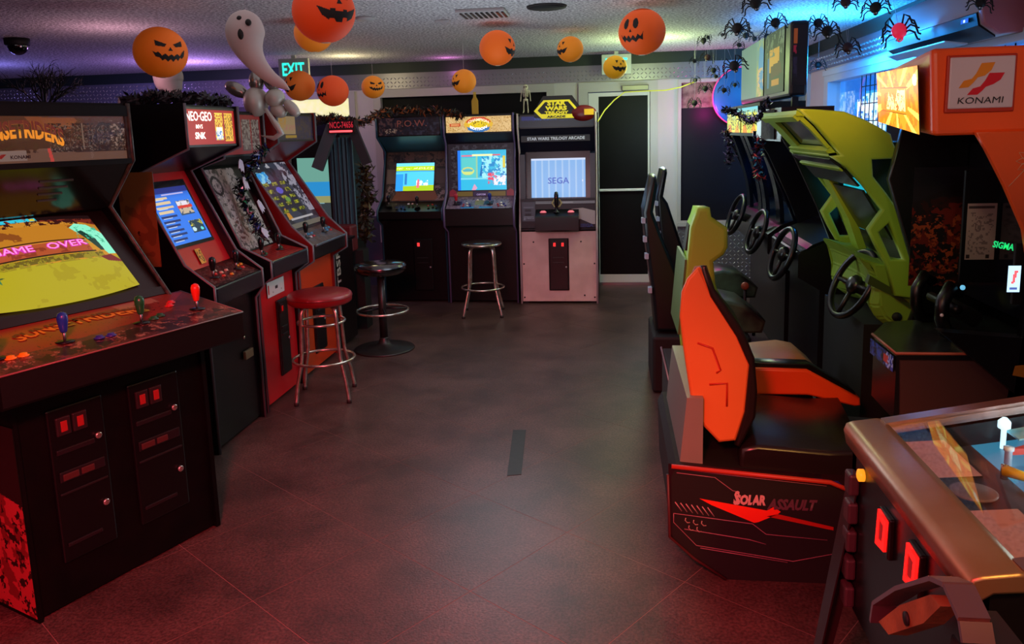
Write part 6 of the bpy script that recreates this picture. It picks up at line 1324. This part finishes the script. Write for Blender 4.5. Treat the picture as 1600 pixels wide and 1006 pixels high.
# black garlands along the cabinet tops and the orange-and-black leaf garland
dk = [M('garland_black', '0c0c10', .5), M('garland_grey', '26242c', .5), M('garland_dk', '141220', .5)]
tinsel('tinsel_garland', [at(195, 160, 4.2), at(250, 152, 4.3), at(300, 156, 4.4), at(355, 160, 4.6)], 'black tinsel garland lying along the top of the machine with the lit red marquee', dk, .045, 900, .035)
og = [M('leaf_black', '100c08', .6), M('leaf_brown', '5a2c10', .6), M('leaf_orange', 'a8501c', .6), M('leaf_dark', '1c120c', .6), M('leaf_dark', '1c120c', .6)]
tinsel('leaf_garland', [at(492, 190, 6.6), at(515, 184, 6.6), at(540, 187, 6.7), at(570, 192, 7.1), at(590, 178, 7.5), at(620, 172, 7.62), at(660, 172, 7.62), at(700, 176, 7.62), at(722, 182, 7.6)], 'orange and black autumn leaf garland draped over the booth and the dark marquee beside it', og, .05, 1100, .032)
tinsel('tinsel_garland', [at(1136, 205, 5.6), at(1141, 240, 5.6), at(1138, 256, 5.6)], 'short purple tinsel tail hanging under the left yellow marquee', [M('tinsel_purple', '3a2a5c', .3, .5), M('tinsel_white', '9a90b8', .3, .5), tin[0]], .04, 160, .022)
tinsel('tinsel_garland', [at(1185, 215, 5.5), at(1184, 250, 5.5), at(1187, 280, 5.5)], 'multicoloured tinsel tail hanging beside the blue fairing', [M('tinsel_purple', '3a2a5c', .3, .5), M('tinsel_red', 'b83a3a', .3, .5), M('tinsel_cyan', '3a9ac0', .3, .5), tin[0]], .045, 300, .022)
tinsel('tinsel_garland', [at(1128, 172, 5.6), at(1150, 175, 5.5), at(1170, 190, 5.4), at(1188, 182, 5.3), at(1200, 155, 5.3)], 'black and white tinsel draped across the twin yellow marquees', [M('tinsel_white', '9a90b8', .3, .5), tin[0], tin[4]], .035, 420, .022)
# bare twig tree
tw = M('twig_black', '0c0a0e', .7); t = thing('twig_tree', 'black bare-branched decorative twig tree behind the big machine at left', 'decoration', tuple(at(72, 172, 4.6)))
rng = random.Random(11)
def twig(p, d, l, r, dep, mb):
    pts = [p]; q0 = p.copy()
    for k in range(4):
        d = (d+Vector([rng.gauss(0, .16) for _ in range(3)])).normalized(); q0 = q0+d*l/4; pts.append(q0.copy())
    mb.tube(pts, r, tw, 5, rad=[r*(1-.15*k) for k in range(5)])
    if dep > 0:
        for k in range(3 if dep > 1 else 2): twig(pts[rng.choice((2, 3, 4))], (d+Vector([rng.gauss(0, .6), rng.gauss(0, .3), rng.gauss(.1, .45)])).normalized(), l*.68, r*.62, dep-1, mb)
o_ = at(72, 172, 4.6)
MB().lathe([(.05, 0), (.05, .02), (.02, .03)], (0, 0, -.02), tw, 14).build('base', t)
for k, a in enumerate((-1.0, -.7, -.45, -.2, 0, .15, .35, .6, .9, 1.1)):
    mb = MB(); twig(o_.copy(), Vector((a, rng.gauss(0, .2), 1)).normalized(), .15, .008, 3, mb); mb.build('branch', t, True)
# low partition shelf that carries the tree, behind the left row
t = thing('shelf_unit', 'dark low partition behind the left machines carrying the twig tree and figurines', 'shelf', (-3.3, 4.65, 0))
pt = at(72, 172, 4.6).z
MB().box((-4.6, 4.5, 0), (-3.02, 4.8, pt-.05), M('shelf_dark', '14121a', .6)).build('body', t, True)
MB().box((-4.62, 4.48, pt-.05), (-3.0, 4.82, pt-.02), M('shelf_top', '1c1824', .5)).build('top', t, True)
figm = M('figurine_white', 'e0d0d0', .6)
for (px, s_, lab) in ((190, 1.0, 'small white ghost figurine at the right end of the dark shelf'), (172, .5, 'tiny pale figurine left of the white ghost figurine'), (135, .4, 'tiny pale figurine right of the twig tree'), (128, .4, 'tiny pale figurine close beside the twig tree')):
    c = at(px, 168, 4.62); z_ = pt-.02
    if px > 160: z_ = pt-.02
    tg = thing('ghost_figurine', lab, 'figurine', (c.x, 4.62, z_))
    MB().lathe([(.026*s_, 0), (.024*s_, .02*s_), (.019*s_, .05*s_), (.018*s_, .07*s_), (.01*s_, .085*s_), (0, .088*s_)], (0, 0, 0), figm, 12).build('body', tg)
    for s2_ in (-1, 1): MB().ball((s2_*.007*s_, -.018*s_, .066*s_), .003*s_, M('black_ink', '0c0806', .7), 6, 4).build('eye', tg)
# yellow-green cord from topper to door closer, a faint glow put into its colour
MB().tube([at(934, 190, 7.6), at(945, 172, 7.8), at(960, 156, 8.0), at(976, 144, 8.3), at(1010, 142, 8.2), at(1040, 141, 8.1), at(1064, 136, 8.0), at(1085, 128, 7.9)], .006, em('b8b838', .35), 6).build('yellow_cord', label='thin yellow cord strung from the topper past the door closer', cat='cord')

# hanging toy spiders
spm = M('spider_black', '0a090c', .6); sph = M('spider_eye_white', 'c8c8c8', .4)  # black body and the pale colour of the eyes
def make_spider():
    t = thing('toy_spider', '', 'spider', (0, 0, 0))
    MB().ball((0, 0, 0), .029, spm, 14, 10, (1, .75, 1)).build('abdomen', t)
    MB().ball((0, -.006, -.028), .013, spm, 10, 8).build('head', t)
    for s in (-1, 1): MB().ball((s*.006, -.018, -.032), .0042, sph, 8, 6).build('eye', t)
    for s in (-1, 1):
        for k in range(4):
            a = (.9, .35, -.15, -.6)[k]; d = Vector((s*math.cos(a), 0, math.sin(a)))
            p1 = d*.02; p2 = d*.045+Vector((0, 0, .018)); p3 = p2+Vector((s*.018, 0, -.012)); p4 = p3+Vector((s*.006, 0, -.026)); p5 = p4+Vector((s*.008, 0, -.004))
            MB().tube([p1, p2, p3, p4, p5], .0036, spm, 5).build('leg', t)
    return t
sp0 = make_spider(); used = False
Z = lambda u, v: (1060+u/4.19, v/4.19)
SP = [(Z(385, 185), 60, 'large black toy spider left of centre of the cluster, close under the ceiling'), (Z(445, 150), 34, 'black toy spider just behind the shoulder of the large left one'), (Z(635, 148), 52, 'black toy spider against the blue ceiling, right of the pair'), (Z(505, 20), 62, 'black toy spider cut by the top edge, with white eyes'),
      (Z(410, 10), 40, 'brownish toy spider cut by the top edge, left of the white-eyed one'), (Z(915, 150), 50, 'black toy spider above the window corner, left of the shaggy one'), (Z(975, 205), 62, 'shaggy dark toy spider hanging before the plate strip'), (Z(1108, 310), 58, 'reddish brown toy spider with two long threads over the window'),
      (Z(1095, 15), 54, 'dark red toy spider cut by the top edge above the window'), (Z(1290, 50), 62, 'big black toy spider at the top edge left of the air conditioner'), (Z(915, 425), 36, 'small black toy spider low beside the display box'), (Z(500, 372), 28, 'small black toy spider in front of the pale green display'),
      (Z(510, 545), 22, 'tiny black toy spider near the bottom of the pale green display'), (Z(365, 430), 56, 'large black toy spider left of the pale green display'), (Z(165, 265), 32, 'thin black toy spider at left over the green band'), (Z(190, 375), 34, 'reddish toy spider over the left end of the plate strip'),
      (Z(105, 400), 24, 'small toy spider leftmost over the plate strip'), (Z(230, 460), 30, 'greenish lit toy spider at left above the post'), (Z(245, 500), 22, 'tiny toy spider under the greenish one'), (Z(175, 580), 32, 'black toy spider over the brown upper pane'),
      (Z(300, 590), 28, 'black toy spider left of the round blue sign'), (Z(370, 555), 22, 'tiny black toy spider on the purple glow above the round sign'), (Z(105, 675), 34, 'lowest left black toy spider, at the top of the dark board'), (Z(110, 525), 24, 'small toy spider left of the tiny hanging ones'),
      (Z(398, 295), 26, 'small blue-lit toy spider at the corner of the ceiling'), (Z(580, 240), 34, 'dark toy spider on top of the display box, left'), (Z(748, 205), 34, 'dark toy spider on top of the display box, right'), (Z(500, 205), 26, 'small toy spider between the large left ones'),
      (Z(290, 110), 18, 'tiny toy spider close to the ceiling at left'), (Z(195, 190), 20, 'tiny toy spider against the yellow-green ceiling'), (Z(655, 10), 30, 'thin toy spider at the top edge in the middle of the cluster'),
      ((1405, 48), 40, 'bright pink-lit toy spider on the air conditioner'), ((1532, 5), 26, 'small black toy spider on the near end of the air conditioner'), (Z(820, 215), 34, 'black toy spider right of the display box top')]
for k, (p, s_, lab) in enumerate(SP):
    bw_ = s_/4.19 if k not in (31, 32) else s_*.5
    Y = min(max(F_PX*.052/bw_, 4.2), 7.0)+(k % 4)*.14
    if k == 31: Y = 5.15
    if k == 32: Y = 4.25
    sc = bw_*Y/F_PX/.052
    c = at(p[0], p[1], Y); 
    if c.x > RW-.1: c = at(p[0], p[1], Y*(RW-.12)/c.x)
    if k == 31: c = at(p[0], p[1], 5.1)
    c.z = min(c.z, CH-.03)
    o = sp0 if not used else dup(sp0); used = True
    o.location = c; o.scale = (sc,)*3; o.rotation_euler = (random.uniform(-.2, .2), random.uniform(-.35, .35), random.uniform(-.5, .5)+cam_yaw(p[0]))
    o['label'] = lab; o['group'] = 'hanging toy spiders'
    if k == 31:
        pk = M('spider_pink_glow', 'f0284c', .4, emit=.5)  # pink light on this spider put in as colour and glow
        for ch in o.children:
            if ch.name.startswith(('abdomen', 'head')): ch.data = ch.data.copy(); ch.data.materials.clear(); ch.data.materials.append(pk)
    if k in (7, 8, 15, 4):
        pk = M('spider_brown', '3a1214', .5)
        for ch in o.children:
            if ch.name.startswith(('abdomen', 'head')): ch.data = ch.data.copy(); ch.data.materials.clear(); ch.data.materials.append(pk)
    # thread up to the ceiling
    mt_ = Matrix.Translation(c)
    if c.z < CH-.06 and k < 31:
        th_o = MB().tube([(0, 0, 0), (0, 0, CH-.001-c.z)], .0008, M('thread', 'b8b4b8', .6), 3)
        me_o = th_o.build('hanging_thread'); me_o.parent = o
        me_o.matrix_parent_inverse = Matrix.Identity(4)
        R_ = (Matrix.LocRotScale(Vector(c), o.rotation_euler, o.scale)).inverted()
        me_o.data.transform(R_ @ Matrix.Translation(c))
# dark worn strip on the floor
MB().prism([(-.575, 4.28), (-.50, 4.285), (-.46, 3.69), (-.53, 3.67)], .0005, .002, M('floor_tape', '121216', .6, noise='1c1a1c', nscale=30), 'z').build('floor_tape', label='worn dark tape strip on the floor in the middle of the aisle', cat='tape')
